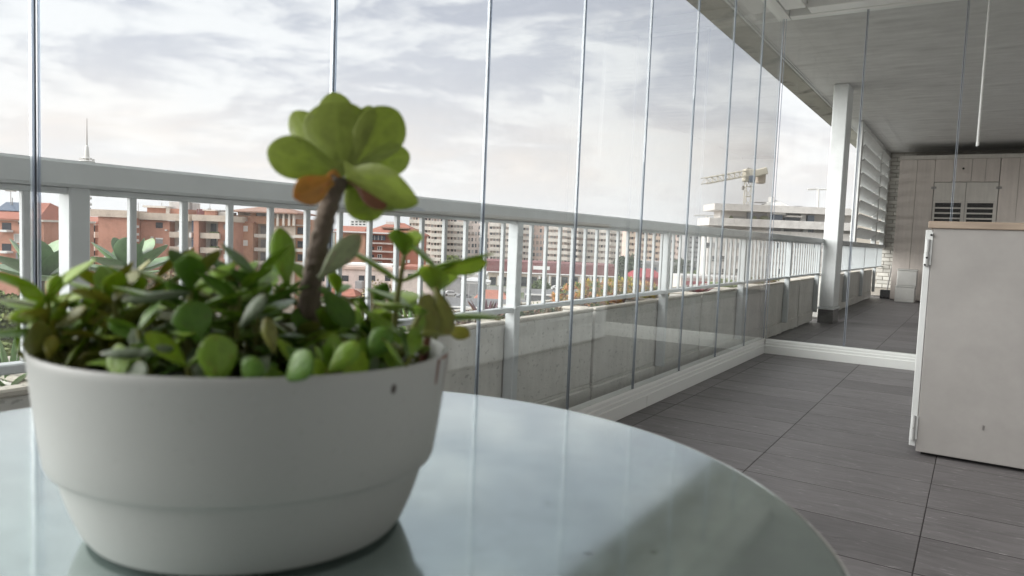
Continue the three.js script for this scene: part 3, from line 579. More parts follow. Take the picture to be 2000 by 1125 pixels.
  F(LM.deep, [628, 560, 0.350], [690, 640, 0.346], 48, 0.8); F(LM.olive, [850, 560, 0.362], [876, 656, 0.350], 46, 0.8); F(LM.olive, [836, 575, 0.358], [842, 660, 0.348], 44, 0.8);
  F(LM.grey, [340, 680, 0.29], [262, 690, 0.285], 30, 0.3); F(LM.grey, [300, 690, 0.286], [196, 690, 0.285], 30, 0.25); F(LM.grey, [470, 640, 0.30], [520, 575, 0.30], 34, 0.5); F(LM.olive, [536, 690, 0.295], [520, 620, 0.295], 30, 0.8);
  F(LM.deep, [480, 745, 0.284], [505, 700, 0.282], 54, 0.7); F(LM.mid, [640, 730, 0.30], [700, 668, 0.30], 44, 0.7); F(LM.deep, [720, 700, 0.32], [760, 640, 0.32], 50, 0.8);
  F(LM.fresh, [96, 588, 0.330], [182, 574, 0.322], 34, 0.45); F(LM.fresh, [90, 592, 0.330], [36, 552, 0.322], 36, 0.6); F(LM.fresh, [96, 588, 0.33], [114, 536, 0.335], 30, 0.8); F(LM.fresh, [88, 606, 0.328], [16, 622, 0.318], 32, 0.5);
  F(LM.olive, [110, 640, 0.32], [170, 600, 0.318], 34, 0.5); F(LM.yellow, [96, 700, 0.305], [104, 655, 0.303], 28, 0.9);
}

// ------------------------------------------------------------------ plants in the concrete planters
const SOILY = 0.47;
const planterMats = { pale: leafMat(0.22, 0.33, 0.18, { roughness: 0.5, transmission: 0.15, map: T.leafRim }), paleRim: leafMat(0.42, 0.47, 0.32, { transmission: 0.1 }), aloe: leafMat(0.22, 0.36, 0.16, { transmission: 0.1 }), purple: leafMat(0.12, 0.045, 0.06, { transmission: 0.1 }), sedum: leafMat(0.66, 0.52, 0.06), sedumRed: leafMat(0.75, 0.38, 0.15), sedumGreen: leafMat(0.22, 0.33, 0.06), red: leafMat(0.30, 0.035, 0.05), dry: leafMat(0.28, 0.20, 0.11) };
function rosettePlant(name, label, x, z, y0, n, L, W, mats, seed, { el0 = 0.15, el1 = 1.2, stemTo = 0, p = 1.3, q = 0.7, point = 0, curl = 0.05, cup = 0.1, th = 0.2, group } = {}) {
  const o = thing(name, label, 'plant', [x, y0, z], 0, group), rnd = rngOf(seed), g = leafGeo(L, W, W * th, { p, q, n: 10, m: 5, curl, cup, point, base: 0.5 });
  if (stemTo) part('stem', tube([V(0, -0.01, 0), V(0.01, stemTo * 0.5, 0.008), V(0, stemTo, 0)], [0.011, 0.009, 0.008], 8), stemMat, o);
  for (let k = 0; k < n; k++) {
    const a = k * 2.4 + 0.4 * rnd(), el = mix(el0, el1, k / (n - 1 || 1)) + 0.2 * (rnd() - 0.5), d = V(Math.cos(a) * Math.cos(el), Math.sin(el), Math.sin(a) * Math.cos(el)), up = V(-Math.cos(a) * Math.sin(el), Math.cos(el), -Math.sin(a) * Math.sin(el));
    orient(part('leaf', g, mats[rnd() * mats.length | 0], o), V(0, stemTo, 0), d, up, 1 - 0.35 * k / n);
  }
  return o;
}
{
  const PL = planterMats;
  const big = { el0: 0.0, el1: 1.25, p: 1.35, q: 0.62, cup: 0.12, curl: 0.04, th: 0.12 };
  let p = atX(255, 545, -1.72);
  rosettePlant('broad_leaf_succulent', 'grey green succulent with broad pale edged leaves behind the second baluster gap', p.x, p.z, SOILY, 11, 0.14, 0.084, [PL.pale, PL.pale, PL.aloe], 31, { ...big, stemTo: p.y - SOILY + 0.01 });
  p = atX(80, 545, -1.72);
  rosettePlant('broad_leaf_succulent', 'grey green broad leaved succulent behind the leftmost railing post', p.x, p.z, SOILY, 9, 0.135, 0.086, [PL.pale, PL.pale, PL.aloe], 32, { ...big, stemTo: p.y - SOILY });
  p = atX(205, 620, -1.70);
  rosettePlant('broad_leaf_succulent', 'low green rosette in the trough below the broad leaved succulents', p.x, p.z, SOILY, 12, 0.10, 0.035, [PL.sedumGreen, PL.aloe], 33, { el0: 0.2, el1: 1.2 });
  p = atX(20, 640, -1.74);
  rosettePlant('spiky_aloe', 'aloe with long narrow arching leaves at the left picture edge', p.x, p.z, SOILY, 16, 0.22, 0.02, [PL.aloe, LM.grey], 34, { el0: 0.4, el1: 1.4, p: 0.8, q: 0.6, point: 0.6, curl: -0.1, th: 0.25 });
  p = atX(805, 605, -1.74);
  rosettePlant('spiky_aloe', 'pale green aloe with pointed leaves right of the bare stalk', p.x, p.z, SOILY, 18, 0.17, 0.03, [PL.aloe, PL.sedumGreen, PL.paleRim], 35, { el0: 0.25, el1: 1.35, p: 0.85, q: 0.6, point: 0.5, curl: 0.06, th: 0.25 });
  p = atX(950, 628, -1.72);
  rosettePlant('purple_agave', 'dark purple agave with stiff pointed leaves beside the second post', p.x, p.z, SOILY, 14, 0.17, 0.032, [PL.purple, PL.purple, LM.rust], 36, { el0: 0.2, el1: 1.2, p: 0.85, q: 0.6, point: 0.5, curl: 0.08, th: 0.22 });
  p = atX(1052, 610, -1.74);
  rosettePlant('spiky_aloe', 'small pale green aloe just beyond the second post', p.x, p.z, SOILY, 12, 0.12, 0.02, [PL.aloe, PL.sedumGreen], 37, { el0: 0.3, el1: 1.3, p: 0.85, point: 0.5 });
  // yellow and orange stonecrop bush
  const leafS = leafGeo(0.024, 0.011, 0.004, { p: 1.3, q: 0.7, n: 5, m: 3 });
  const bush = (label, px, py, x, rx, ry, rz, n, mats, seed) => {
    const c = atX(px, py, x), o = thing('stonecrop_bush', label, 'plant', [c.x, SOILY, c.z], 0, 'stonecrop bushes in the troughs'), rnd = rngOf(seed), per = mats.map(() => []), q = new THREE.Quaternion(), mm = new THREE.Matrix4();
    for (let k = 0; k < 9; k++) { const a = rnd() * 6.28, r = rnd(); part('stem', tube([V(0, -0.01, 0), V(Math.cos(a) * rx * r * 0.5, ry * 0.6, Math.sin(a) * rz * r * 0.5), V(Math.cos(a) * rx * r * 0.85, ry * (1.2 + 0.5 * rnd()), Math.sin(a) * rz * r * 0.85)], [0.006, 0.004, 0.002], 6), stemRed, o); }
    const heads = []; for (let k = 0; k < n / 12; k++) { const a = rnd() * 6.28, r = Math.sqrt(rnd()), h = rnd(); heads.push([V(Math.cos(a) * r * rx, (0.25 + 1.6 * Math.pow(h, 0.7) * (1 - 0.45 * r * r)) * ry, Math.sin(a) * r * rz), rnd() * mats.length | 0]); }
    for (const [h, mi] of heads) for (let k = 0; k < 12; k++) {
      const a = k * 2.4 + rnd(), el = mix(-0.2, 1.3, k / 12), d = V(Math.cos(a) * Math.cos(el), Math.sin(el), Math.sin(a) * Math.cos(el)), t = orient(new THREE.Object3D(), h, d, V(0, 1, 0.01), 0.75 + 0.5 * rnd());
      t.updateMatrix(); per[rnd() < 0.8 ? mi : rnd() * mats.length | 0].push(t.matrix.clone());
    }
    per.forEach((list, i) => { const im = new THREE.InstancedMesh(leafS, mats[i], list.length); list.forEach((m, k) => im.setMatrixAt(k, m)); im.name = 'foliage'; im.userData.kind = 'stuff'; o.add(im); });
    return o;
  };
  bush('orange and yellow stonecrop bush in the trough before the third post', 1150, 585, -1.74, 0.13, 0.085, 0.32, 1900, [PL.sedumRed, PL.sedum, PL.sedumRed, PL.sedumGreen], 41);
  bush('tallest yellow orange stonecrop bush, nearest to the third post', 1215, 575, -1.74, 0.13, 0.085, 0.42, 2300, [PL.sedum, PL.sedumRed, PL.sedum, PL.sedumGreen], 42);
  bush('low yellow stonecrop just left of the third post', 1262, 570, -1.72, 0.12, 0.06, 0.25, 1300, [PL.sedum, PL.sedumGreen, PL.sedum], 43);
  for (const [i, px, py, l] of [[0, 1170, 597, 'left'], [1, 1195, 594, 'middle'], [2, 1222, 590, 'right']]) { const q = atX(px, py, -1.63); rosettePlant('small_rosette', 'small green rosette on the trough rim below the stonecrop, ' + l + ' of three', q.x, q.z, SOILY, 14, 0.055, 0.02, [PL.sedumGreen, PL.aloe, PL.sedum], 50 + i, { el0: 0.2, el1: 1.2, group: 'small green rosettes below the stonecrop' }); }
  p = atX(1362, 580, -1.72);
  rosettePlant('red_leaf_plant', 'dark red broad leaved plant in the trough beyond the third post', p.x, p.z, SOILY, 12, 0.16, 0.06, [PL.red, PL.red, LM.rust], 61, { el0: 0.05, el1: 0.8, point: 0.3 });
  bush('small green ground plant in the trough before the fourth post', 1420, 565, -1.72, 0.12, 0.05, 0.3, 900, [PL.sedumGreen, LM.mid], 62);
  bush('dry brown ground plant beyond the fourth post', 1490, 553, -1.72, 0.12, 0.045, 0.4, 700, [PL.dry, LM.olive], 63);
  bush('dry twiggy plant in the trough right of the second post', 1035, 625, -1.72, 0.12, 0.035, 0.2, 500, [PL.dry, LM.grey], 64);
  bush('dry purple ground plant left of the second post', 930, 640, -1.70, 0.12, 0.03, 0.25, 500, [PL.purple, PL.dry], 65);
}
// ------------------------------------------------------------------ city beyond
const GROUND = -17;
{
  const g = struct('ground'); const pg = new THREE.PlaneGeometry(9000, 9000).rotateX(-Math.PI / 2); uvMetres(pg);
  part('terrain', pg, std({ color: C(1, 1, 1), roughness: 1, map: T.ground }), g, [0, GROUND, 0]);
}
const B = {
  brick: std({ color: C(0.50, 0.26, 0.19), roughness: 0.9, map: T.brick }), brick2: std({ color: C(0.56, 0.32, 0.22), roughness: 0.9, map: T.brick }), red: std({ color: C(0.48, 0.18, 0.12), roughness: 0.9, map: T.brick }),
  beige: std({ color: C(0.60, 0.52, 0.44), roughness: 0.85, map: T.brick }), cream: std({ color: C(0.72, 0.67, 0.61), roughness: 0.85, map: T.brick }), pinkw: std({ color: C(0.70, 0.60, 0.56), roughness: 0.85, map: T.brick }), pink: std({ color: C(0.62, 0.48, 0.42), roughness: 0.85, map: T.brick }),
  grey: std({ color: C(0.36, 0.36, 0.37), roughness: 0.85, map: T.brick }), pale: std({ color: C(0.66, 0.65, 0.63), roughness: 0.8, map: T.brick }), white: std({ color: C(0.76, 0.75, 0.73), roughness: 0.7 }),
  tile: std({ color: C(0.42, 0.17, 0.12), roughness: 0.9, map: T.roof }), tileBrown: std({ color: C(0.36, 0.22, 0.17), roughness: 0.9, map: T.roof }), maroon: std({ color: C(0.23, 0.09, 0.09), roughness: 0.85, map: T.roof }),
  glass: phys({ color: C(0.05, 0.055, 0.065), roughness: 0.12 }), glassBlue: phys({ color: C(0.10, 0.13, 0.18), roughness: 0.1 }), dim: std({ color: C(0.09, 0.07, 0.065), roughness: 0.8 }), stone: std({ color: C(0.68, 0.655, 0.63), roughness: 0.85, map: T.brick }), shutter: std({ color: C(0.30, 0.25, 0.22), roughness: 0.8 }), curtain: std({ color: C(0.50, 0.48, 0.45), roughness: 0.9 }),
  green: std({ color: C(0.07, 0.10, 0.03), roughness: 0.9 }), steel: std({ color: C(0.30, 0.28, 0.26), roughness: 0.5, metalness: 0.3 }), crane: std({ color: C(0.60, 0.55, 0.45), roughness: 0.6 }), yellow: std({ color: C(0.62, 0.57, 0.47), roughness: 0.6 }), redCloth: std({ color: C(0.27, 0.028, 0.036), roughness: 0.8 }), asphalt: std({ color: C(0.16, 0.16, 0.165), roughness: 0.9, map: T.brick }),
};
// a building seen nearly face on: its front plane lies at `depth`; shapes are given by photograph pixels on that plane
function building(name, label, depth, pxc, category = 'building', group) {
  const c = at(pxc, 470, depth), o = thing(name, label, category, [c.x, GROUND, c.z], YAW, group);
  const X = (px, py, d = depth) => at(px, py, d).sub(o.position);
  o.loc = (px, py, d = 0) => { const v = X(px, py, depth - d); return V(v.dot(RIGHT), v.y, d); };
  // rectangle px0..px1, py0 (top)..py1 (bottom or 'g' for the ground); z0 front, z1 back in metres (towards the viewer positive)
  o.rect = (nm, m, px0, px1, py0, py1, z0 = 0, z1 = -10, parent = o) => {
    const mp = (px0 + px1) / 2, a = o.loc(px0, py0), b = o.loc(px1, py0), t = o.loc(mp, py0).y, bt = py1 === 'g' ? 0.0 : o.loc(mp, py1).y;
    return part(nm, bx(a.x, b.x, bt, t, z0, z1), m, parent);
  };
  o.hip = (m, px0, px1, pyEave, pyTop, z0, z1, ridge = 0.3, nm = 'roof') => {
    const a = o.loc(px0, pyEave), b = o.loc(px1, pyEave), y0 = o.loc((px0 + px1) / 2, pyEave).y, y1 = o.loc((px0 + px1) / 2, pyTop).y, w = b.x - a.x, zm = (z0 + z1) / 2, r0 = a.x + w * (0.5 - ridge / 2), r1 = b.x - w * (0.5 - ridge / 2);
    const P = [[a.x, y0, z0], [b.x, y0, z0], [b.x, y0, z1], [a.x, y0, z1], [r0, y1, zm], [r1, y1, zm], [a.x, y0 - 0.25, z0], [b.x, y0 - 0.25, z0], [b.x, y0 - 0.25, z1], [a.x, y0 - 0.25, z1]];
    const F = [[0, 1, 5], [0, 5, 4], [1, 2, 5], [2, 3, 4], [2, 4, 5], [3, 0, 4], [6, 7, 1], [6, 1, 0], [7, 8, 2], [7, 2, 1], [8, 9, 3], [8, 3, 2], [9, 6, 0], [9, 0, 3], [6, 9, 8], [6, 8, 7]];
    const g = new THREE.BufferGeometry(); g.setAttribute('position', new THREE.Float32BufferAttribute(F.flatMap((f) => f.flatMap((i) => P[i])), 3)); g.computeVertexNormals(); uvMetres(g);
    return part(nm, g, m, o);
  };
  // a window: dark pane set in a frame, with a half lowered white blind if blind > 0
  o.win = (px0, px1, py0, py1, { m = B.glass, frame = null, blind = 0, z = 0, parent = o } = {}) => {
    const w = o.rect('window', m, px0, px1, py0, py1, z + 0.05, z - 0.2, parent);
    if (frame) { const f = 0.16 * (px1 - px0); o.rect('frame', frame, px0 - 1, px1 + 1, py0 - 1, py0, z + 0.12, z - 0.1, w); o.rect('frame', frame, px0 - 1, px1 + 1, py1, py1 + 1, z + 0.12, z - 0.1, w); o.rect('frame', frame, px0 - 1, px0, py0, py1, z + 0.12, z - 0.1, w); o.rect('frame', frame, px1, px1 + 1, py0, py1, z + 0.12, z - 0.1, w); o.rect('frame', frame, (px0 + px1) / 2 - 0.5, (px0 + px1) / 2 + 0.5, py0, py1, z + 0.10, z - 0.1, w); }
    if (blind) o.rect('blind', B.white, px0 - 0.3, px1 + 0.3, py0 - 0.3, mix(py0, py1, blind), z + 0.09, z - 0.05, w);
    return w;
  };
  return o;
}
{ // brick house at the left edge
  const o = building('brick_house', 'red brick house with a tiled hip roof and white framed window at the left edge', 118, 60);
  o.rect('wall', B.brick, -30, 86, 431, 'g', 0, -14);
  o.rect('eave', B.cream, -32, 88, 427, 431, 0.5, -14.4);
  o.hip(B.tile, -34, 78, 427, 392, 0.6, -14, 0.45);
  o.win(36, 58, 423 + 9, 438, { blind: 0.4 }); o.win(29, 53, 458, 473, { frame: B.white, m: B.curtain }); o.win(31, 52, 494, 507, { m: B.grey });
  for (const y of [443, 484, 519]) { const b = o.rect('balcony', B.white, 2, 26, y + 6, y + 10, 1.6, 0); o.rect('doorway', B.glass, 4, 22, y - 8, y + 6, 0.04, -0.2, b); }
  part('antenna', bar(o.loc(24, 427, -4), o.loc(24, 386, -4), 0.06), B.steel, o); part('dish', bx(-0.8, 0.8, 0, 0.5, 0.2, -0.2).translate(...o.loc(21, 374, -4).toArray()), B.steel, o); part('antenna', bar(o.loc(21, 427, -4), o.loc(21, 374, -4), 0.05), B.steel, o);
  part('solar_panel', bx(-2.6, 2.6, -0.05, 0.05, 1.5, -1.5).rotateX(0.5).translate(...o.loc(32, 404, -3.5).toArray()), B.glassBlue, o);
}
{ // lower brick house beside it
  const o = building('brick_house', 'lower brick house with a red roof and stacked balconies left of the blank wall', 150, 140);
  o.rect('wall', B.brick, 80, 168, 438, 'g', 0, -12); o.rect('eave', B.cream, 80, 190, 433, 438, 0.6, -12.4); o.hip(B.tile, 78, 192, 433, 421, 0.8, -12, 0.6);
  o.rect('wall', B.brick, 168, 190, 438, 'g', -1.2, -12);
  for (const y of [440, 466]) o.win(101, 112, y, y + 9, { m: B.grey });
  for (const y of [453, 478, 500, 521]) { o.rect('balcony', B.cream, 181, 191, y, y + 11, 1.0, -1.0); o.rect('railing', B.grey, 167, 181, y + 1, y + 9, 1.0, 0.8); o.win(170, 179, y - 13, y - 1, { z: -1.1, m: B.glass }); }
  o.rect('canopy', B.white, 101, 112, 488, 497, 2.0, 0);
}
{ // main brick block
  const o = building('apartment_block', 'brick apartment block with beige parapet bands and a dark glazed stairwell', 142, 320);
  o.rect('wall', B.brick, 192, 261, 424, 'g', 0, -14); o.rect('parapet', B.beige, 179, 262, 410, 424, 0.5, -14);
  o.rect('wall', B.brick, 262, 320, 430, 'g', -2.5, -16); o.rect('wall', B.cream, 320, 362, 430, 'g', -4.6, -16); o.rect('wall', B.brick, 373, 383, 428, 'g', -1.2, -16); o.rect('wall', B.cream, 383, 416, 430, 'g', -4.6, -16); o.rect('wall', B.brick, 416, 446, 430, 'g', -2.5, -16);
  o.rect('parapet', B.beige, 262.3, 362, 416, 430, -1.7, -16); o.rect('parapet', B.beige, 371, 450, 420, 432, -0.9, -16);
  const st = o.rect('stairwell', B.glassBlue, 362, 372, 430, 'g', -2.8, -15); for (const y of [452, 467, 483, 499]) o.rect('mullion', B.grey, 361.8, 372.2, y, y + 1.5, -2.75, -2.9, st);
  for (const y of [434, 465]) o.win(292, 306, y, y + 11, { m: y < 450 ? B.glass : B.grey, blind: y < 450 ? 0 : 0.2, z: -2.5 });
  for (const y of [453, 482, 511]) {
    o.rect('balcony', B.beige, 320, 348, y, y + 11, -2.2, -3.0); o.rect('balcony', B.beige, 384, 422, y + 2, y + 13, -1.6, -2.2); o.rect('flower_box', B.white, 336, 347, y - 2.5, y, -2.3, -2.9); o.rect('flower_box', B.green, 402, 420, y - 0.5, y + 2, -1.7, -2.1);
    o.rect('doorway', B.curtain, 327, 333, y - 18, y - 1, -4.5, -4.7); o.win(335, 343, y - 18, y - 1, { z: -4.5 }); o.win(393, 404, y - 17, y + 1, { z: -4.5 }); o.rect('doorway', B.curtain, 386, 392, y - 17, y + 1, -4.5, -4.7);
    o.rect('side_panel', B.white, 360, 365, y + 1, y + 11, -2.0, -2.6);
  }
  for (const [y, b] of [[438, 0], [470, 0], [497, 1]]) o.win(427, 437, y, y + 10, { m: b ? B.white : B.grey, z: -2.5 });
  for (const y of [432, 447, 459, 474]) o.rect('flower_box', B.white, 256, 264, y + 8, y + 13, 0.4, -1.5);
  // roof storey
  o.rect('roof_storey', B.brick, 262, 300, 404, 416, -5, -14); o.rect('roof_slab', B.cream, 258, 303, 400, 404, -4, -14.5); o.rect('roof_storey', B.pale, 297, 335, 391, 408, -7, -13); o.rect('pier', B.cream, 302, 309, 405, 416, -4.6, -6); o.rect('roof_storey', B.brick, 309, 336, 406, 416, -5, -14);
  o.rect('roof_storey', B.maroon, 358, 372, 406, 420, -6, -12); o.rect('roof_storey', B.brick, 378, 400, 410, 421, -5, -12); o.rect('roof_slab', B.cream, 376, 402, 407.5, 410, -4.5, -12.5); o.rect('roof_storey', B.pale, 402, 420, 412, 421, -6, -11); o.rect('chimney', B.beige, 420, 426, 411, 421, -5, -7); o.rect('tank', B.steel, 404, 409, 408, 412, -6.4, -8);
  for (const px of [333, 372]) o.rect('chimney', B.steel, px, px + 3, px === 333 ? 386 : 404, 407, -8, -9);
  for (const [px, py, z] of [[284, 462, -2.5], [312, 448, -2.5], [312, 478, -2.5], [421, 486, -2.5], [248, 470, 0], [206, 500, 0]]) o.rect('air_conditioner', B.pale, px, px + 4, py, py + 3, z + 0.5, z);
  for (const px of [270, 316, 388, 410]) part('antenna', bar(o.loc(px, 414, -6), o.loc(px, 396, -6), 0.05), B.steel, o);
  part('mast', bar(o.loc(334, 392, -7), o.loc(334, 384, -7), 0.05), B.steel, o);
}
{ // orange block with hip roof
  const o = building('apartment_block', 'orange brick block with a brown hip roof above pale pillars', 150, 520);
  o.rect('wall', B.brick2, 449, 463, 425, 'g', -1.5, -14); o.rect('wall', B.brick2, 463, 494, 435, 'g', 0, -14); o.rect('coping', B.brick, 461, 496, 432.5, 435, 0.3, -3); o.rect('wall', B.brick2, 449, 519, 421, 436, -1.2, -14); o.rect('wall', B.beige, 494, 522, 436, 'g', -3.2, -14);
  o.rect('wall', B.beige, 522, 574, 441, 'g', -1, -14); o.rect('wall', B.brick2, 574, 602, 428, 'g', -1.6, -14); o.rect('coping', B.cream, 574, 602, 439, 441, -1.2, -2);
  o.rect('attic', B.beige, 452, 519, 412, 421, -3.5, -13); o.rect('attic_wall', B.brick2, 483, 494, 412, 421, -1.6, -5); o.win(495, 514, 413, 421, { m: B.grey, z: -1.9 });
  o.rect('attic', B.brick2, 529, 573, 427, 441, -0.8, -12); o.rect('attic', B.cream, 529, 573, 414, 427, -1.8, -12);
  for (const px of [530, 539.5, 551, 562, 571]) o.rect('pillar', B.cream, px, px + 4, 414, 441, -0.2, -0.9);
  for (const px of [534.5, 545, 556.5, 567]) o.win(px, px + 4, 419, 426, { z: -1.7 });
  o.hip(B.tileBrown, 449, 583, 413.5, 399, 0.6, -14, 0.12); o.rect('chimney', B.brick, 499, 507, 395, 404, -5, -8);
  for (const y of [441, 469]) o.win(474, 484, y, y + 11, { m: B.white });
  for (const y of [457, 484, 510]) { o.rect('balcony', B.cream, 495, 521, y, y + 7, -0.4, -1.0); o.win(499, 511, y - 16, y, { z: -3.1, m: B.grey }); o.rect('balcony', B.cream, 574, 602, y + 2, y + 8, 0, -0.8); o.win(577, 590, y - 13, y, { z: -1.5, m: B.glass }); o.rect('balcony', B.cream, 524, 574, y + 2, y + 8, 0, -0.8); }
  o.rect('garage', B.pinkw, 380, 470, 527, 'g', 6, 1);
}
{ // red roofed block right of the stalk
  const o = building('apartment_block', 'red roofed orange block seen right of the bare plant stalk', 175, 735);
  o.rect('wall', B.brick2, 655, 714, 456, 'g', 0, -16); o.rect('wall', B.red, 714, 818, 458, 'g', -1.6, -16);
  o.hip(B.tile, 648, 712, 453, 441, 0.8, -16, 0.75); o.hip(B.tile, 706, 822, 457, 434, 0.8, -18, 0.25); o.rect('eave', B.white, 648, 820, 453.5, 456, 0.9, -1);
  o.rect('roof_block', B.pale, 744, 768, 432, 440, -7, -12); o.rect('dormer', B.tileBrown, 742, 796, 443.5, 446.5, -2, -6);
  const g = o.rect('glazing', B.glassBlue, 724, 751, 460, 469, -1.0, -1.7); for (const px of [730, 737, 744]) o.rect('mullion', B.white, px, px + 1, 460, 469, -0.95, -1.1, g);
  for (const y of [474, 490, 504]) { o.rect('balcony', B.pinkw, 722, 772, y, y + 3, -0.2, -1.6); o.win(736, 743, y + 8, y + 14, { z: -1.55, frame: B.white }); o.win(724, 728, y + 8, y + 14, { z: -1.55 }); }
  for (const [px, y] of [[786, 466], [794, 466], [786, 508], [802, 466], [794, 508]]) o.win(px, px + 5, y, y + 6, { z: -1.55, m: B.white });
  o.rect('awning', B.white, 764, 772, 505, 511, -0.5, -2);
}
{ // pink terraced houses below
  const o = building('terraced_house', 'pink low house with a row of windows below the red roofed block', 128, 715);
  o.rect('wall', B.pinkw, 610, 786, 526, 'g', 0, -10); o.rect('coping', B.pink, 608, 788, 521, 526, 0.4, -10); o.rect('roof_terrace', B.white, 668, 760, 517, 521, -3, -9);
  for (const [a, b] of [[668, 681], [701, 712], [722, 733], [752, 763], [620, 634]]) { o.win(a, b, 538, 549, { m: B.glass }); }
  o.rect('awning', B.grey, 699, 712, 548, 562, 2.2, 0); o.rect('lean_to', B.cream, 640, 704, 572, 'g', 5, 0); o.hip(B.tile, 636, 708, 572, 561, 5.6, -0.2, 0.7); o.rect('doorway', B.glass, 708, 735, 575, 'g', 0.05, -0.3);
}
{
  const o = building('terraced_house', 'pink low house with white pergola right of the terraced house', 122, 820);
  o.rect('wall', B.pinkw, 786, 846, 527, 'g', 0, -9); o.rect('coping', B.tile, 784, 850, 521, 527, 0.4, -9); o.win(797, 806, 535, 542, { m: B.glass }); o.win(826, 834, 540, 549, { m: B.glass }); o.rect('pergola', B.white, 812, 822, 533, 536, 2, 0);
}
{ // white slab far behind
  const o = building('office_slab', 'small distant white block with dark windows above the red roof', 420, 700);
  o.rect('wall', B.white, 684, 716, 430, 'g', 0, -12); for (const y of [432, 437]) for (let k = 0; k < 4; k++) o.win(686.5 + k * 7.5, 691 + k * 7.5, y, y + 2.6);
}
// long pink slabs: floors of balcony bands with windows between
function slab(name, label, depth, px0, px1, top0, top1, base, floors, bays, mat, band, seed, { dim = 0.35, pitch = 11.8, balcony = true } = {}) {
  const o = building(name, label, depth, (px0 + px1) / 2, 'building', 'long pink apartment slabs'), rnd = rngOf(seed), topOf = (px) => mix(top0, top1, (px - px0) / (px1 - px0));
  let x = px0;
  bays.forEach(([w, z, kind]) => {
    const xa = x, xb = x + w, t = topOf((xa + xb) / 2); x = xb;
    o.rect('wall', kind === 'd' ? B.grey : mat, xa, xb, t, 'g', z - 1.4, z - 14);
    for (let f = 0; f < floors; f++) {
      const y = t + 4 + f * pitch;
      if (kind !== 'f') o.rect('balcony', band, xa, xb, y + pitch * 0.42, y + pitch, z, z - 1.4);
      const n = Math.max(1, Math.round(w / 6.5));
      for (let k = 0; k < n; k++) { const c = xa + (k + 0.5) * w / n, ww = (0.26 + 0.22 * rnd()) * w / n; if (rnd() < 0.9) o.rect('window', rnd() < dim ? B.glass : rnd() < 0.5 ? B.shutter : B.grey, c - ww, c + ww * rnd(), y + pitch * 0.02, y + pitch * (kind === 'f' ? 0.6 : 0.42), z - 1.3, z - 1.6); }
    }
    if (kind !== 'f') o.rect('parapet', band, xa, xb, t - 1.5, t + 3.5, z - 0.4, z - 1.6);
    if (rnd() < 0.4) o.rect('roof_hut', B.pale, xa + w * 0.2, xa + w * 0.6, t - 4, t, z - 4, z - 9);
  });
  return o;
}
slab('apartment_slab', 'stepped pink apartment slab furthest left above the red roof', 350, 798, 866, 419, 424, 520, 8, [[24, -2, 'b'], [20, 0, 'b'], [24, 1.5, 'b']], B.pinkw, B.cream, 1);
slab('apartment_slab', 'long pink apartment slab with balcony bands behind the second post', 362, 866, 1010, 423, 428, 520, 8, [[40, 0, 'b'], [34, -2, 'f'], [16, -1, 'f'], [20, 1, 'b'], [34, 0, 'b']], B.pinkw, B.cream, 2);
slab('apartment_slab', 'pink apartment slab with plain balcony bays right of the second post', 366, 1010, 1130, 428, 436, 522, 8, [[30, 0, 'b'], [28, -2, 'f'], [40, 1, 'b'], [22, 0, 'b']], B.pink, B.cream, 3, { dim: 0.2 });
slab('apartment_slab', 'pink apartment slab ending in a dark gap before the third post', 372, 1130, 1222, 436, 442, 520, 8, [[30, 0, 'b'], [34, 0, 'b'], [28, -1, 'b']], B.pinkw, B.cream, 4, { dim: 0.5 });
slab('apartment_slab', 'shaded balcony slab left of the third post', 330, 1226, 1300, 446, 454, 520, 6, [[16, -1, 'b'], [32, 1, 'b'], [26, 0, 'b']], B.pink, B.beige, 5, { dim: 0.8 });
slab('apartment_slab', 'balcony slab with dark openings right of the third post', 318, 1302, 1342, 452, 456, 520, 6, [[20, 0, 'b'], [20, 1, 'b']], B.pink, B.pinkw, 6, { dim: 0.9 });
slab('apartment_slab', 'grey slab with dark window bands behind the pale corner building', 300, 1342, 1392, 455, 462, 530, 7, [[50, 0, 'd']], B.grey, B.grey, 7, { dim: 0.7, pitch: 9.6 });
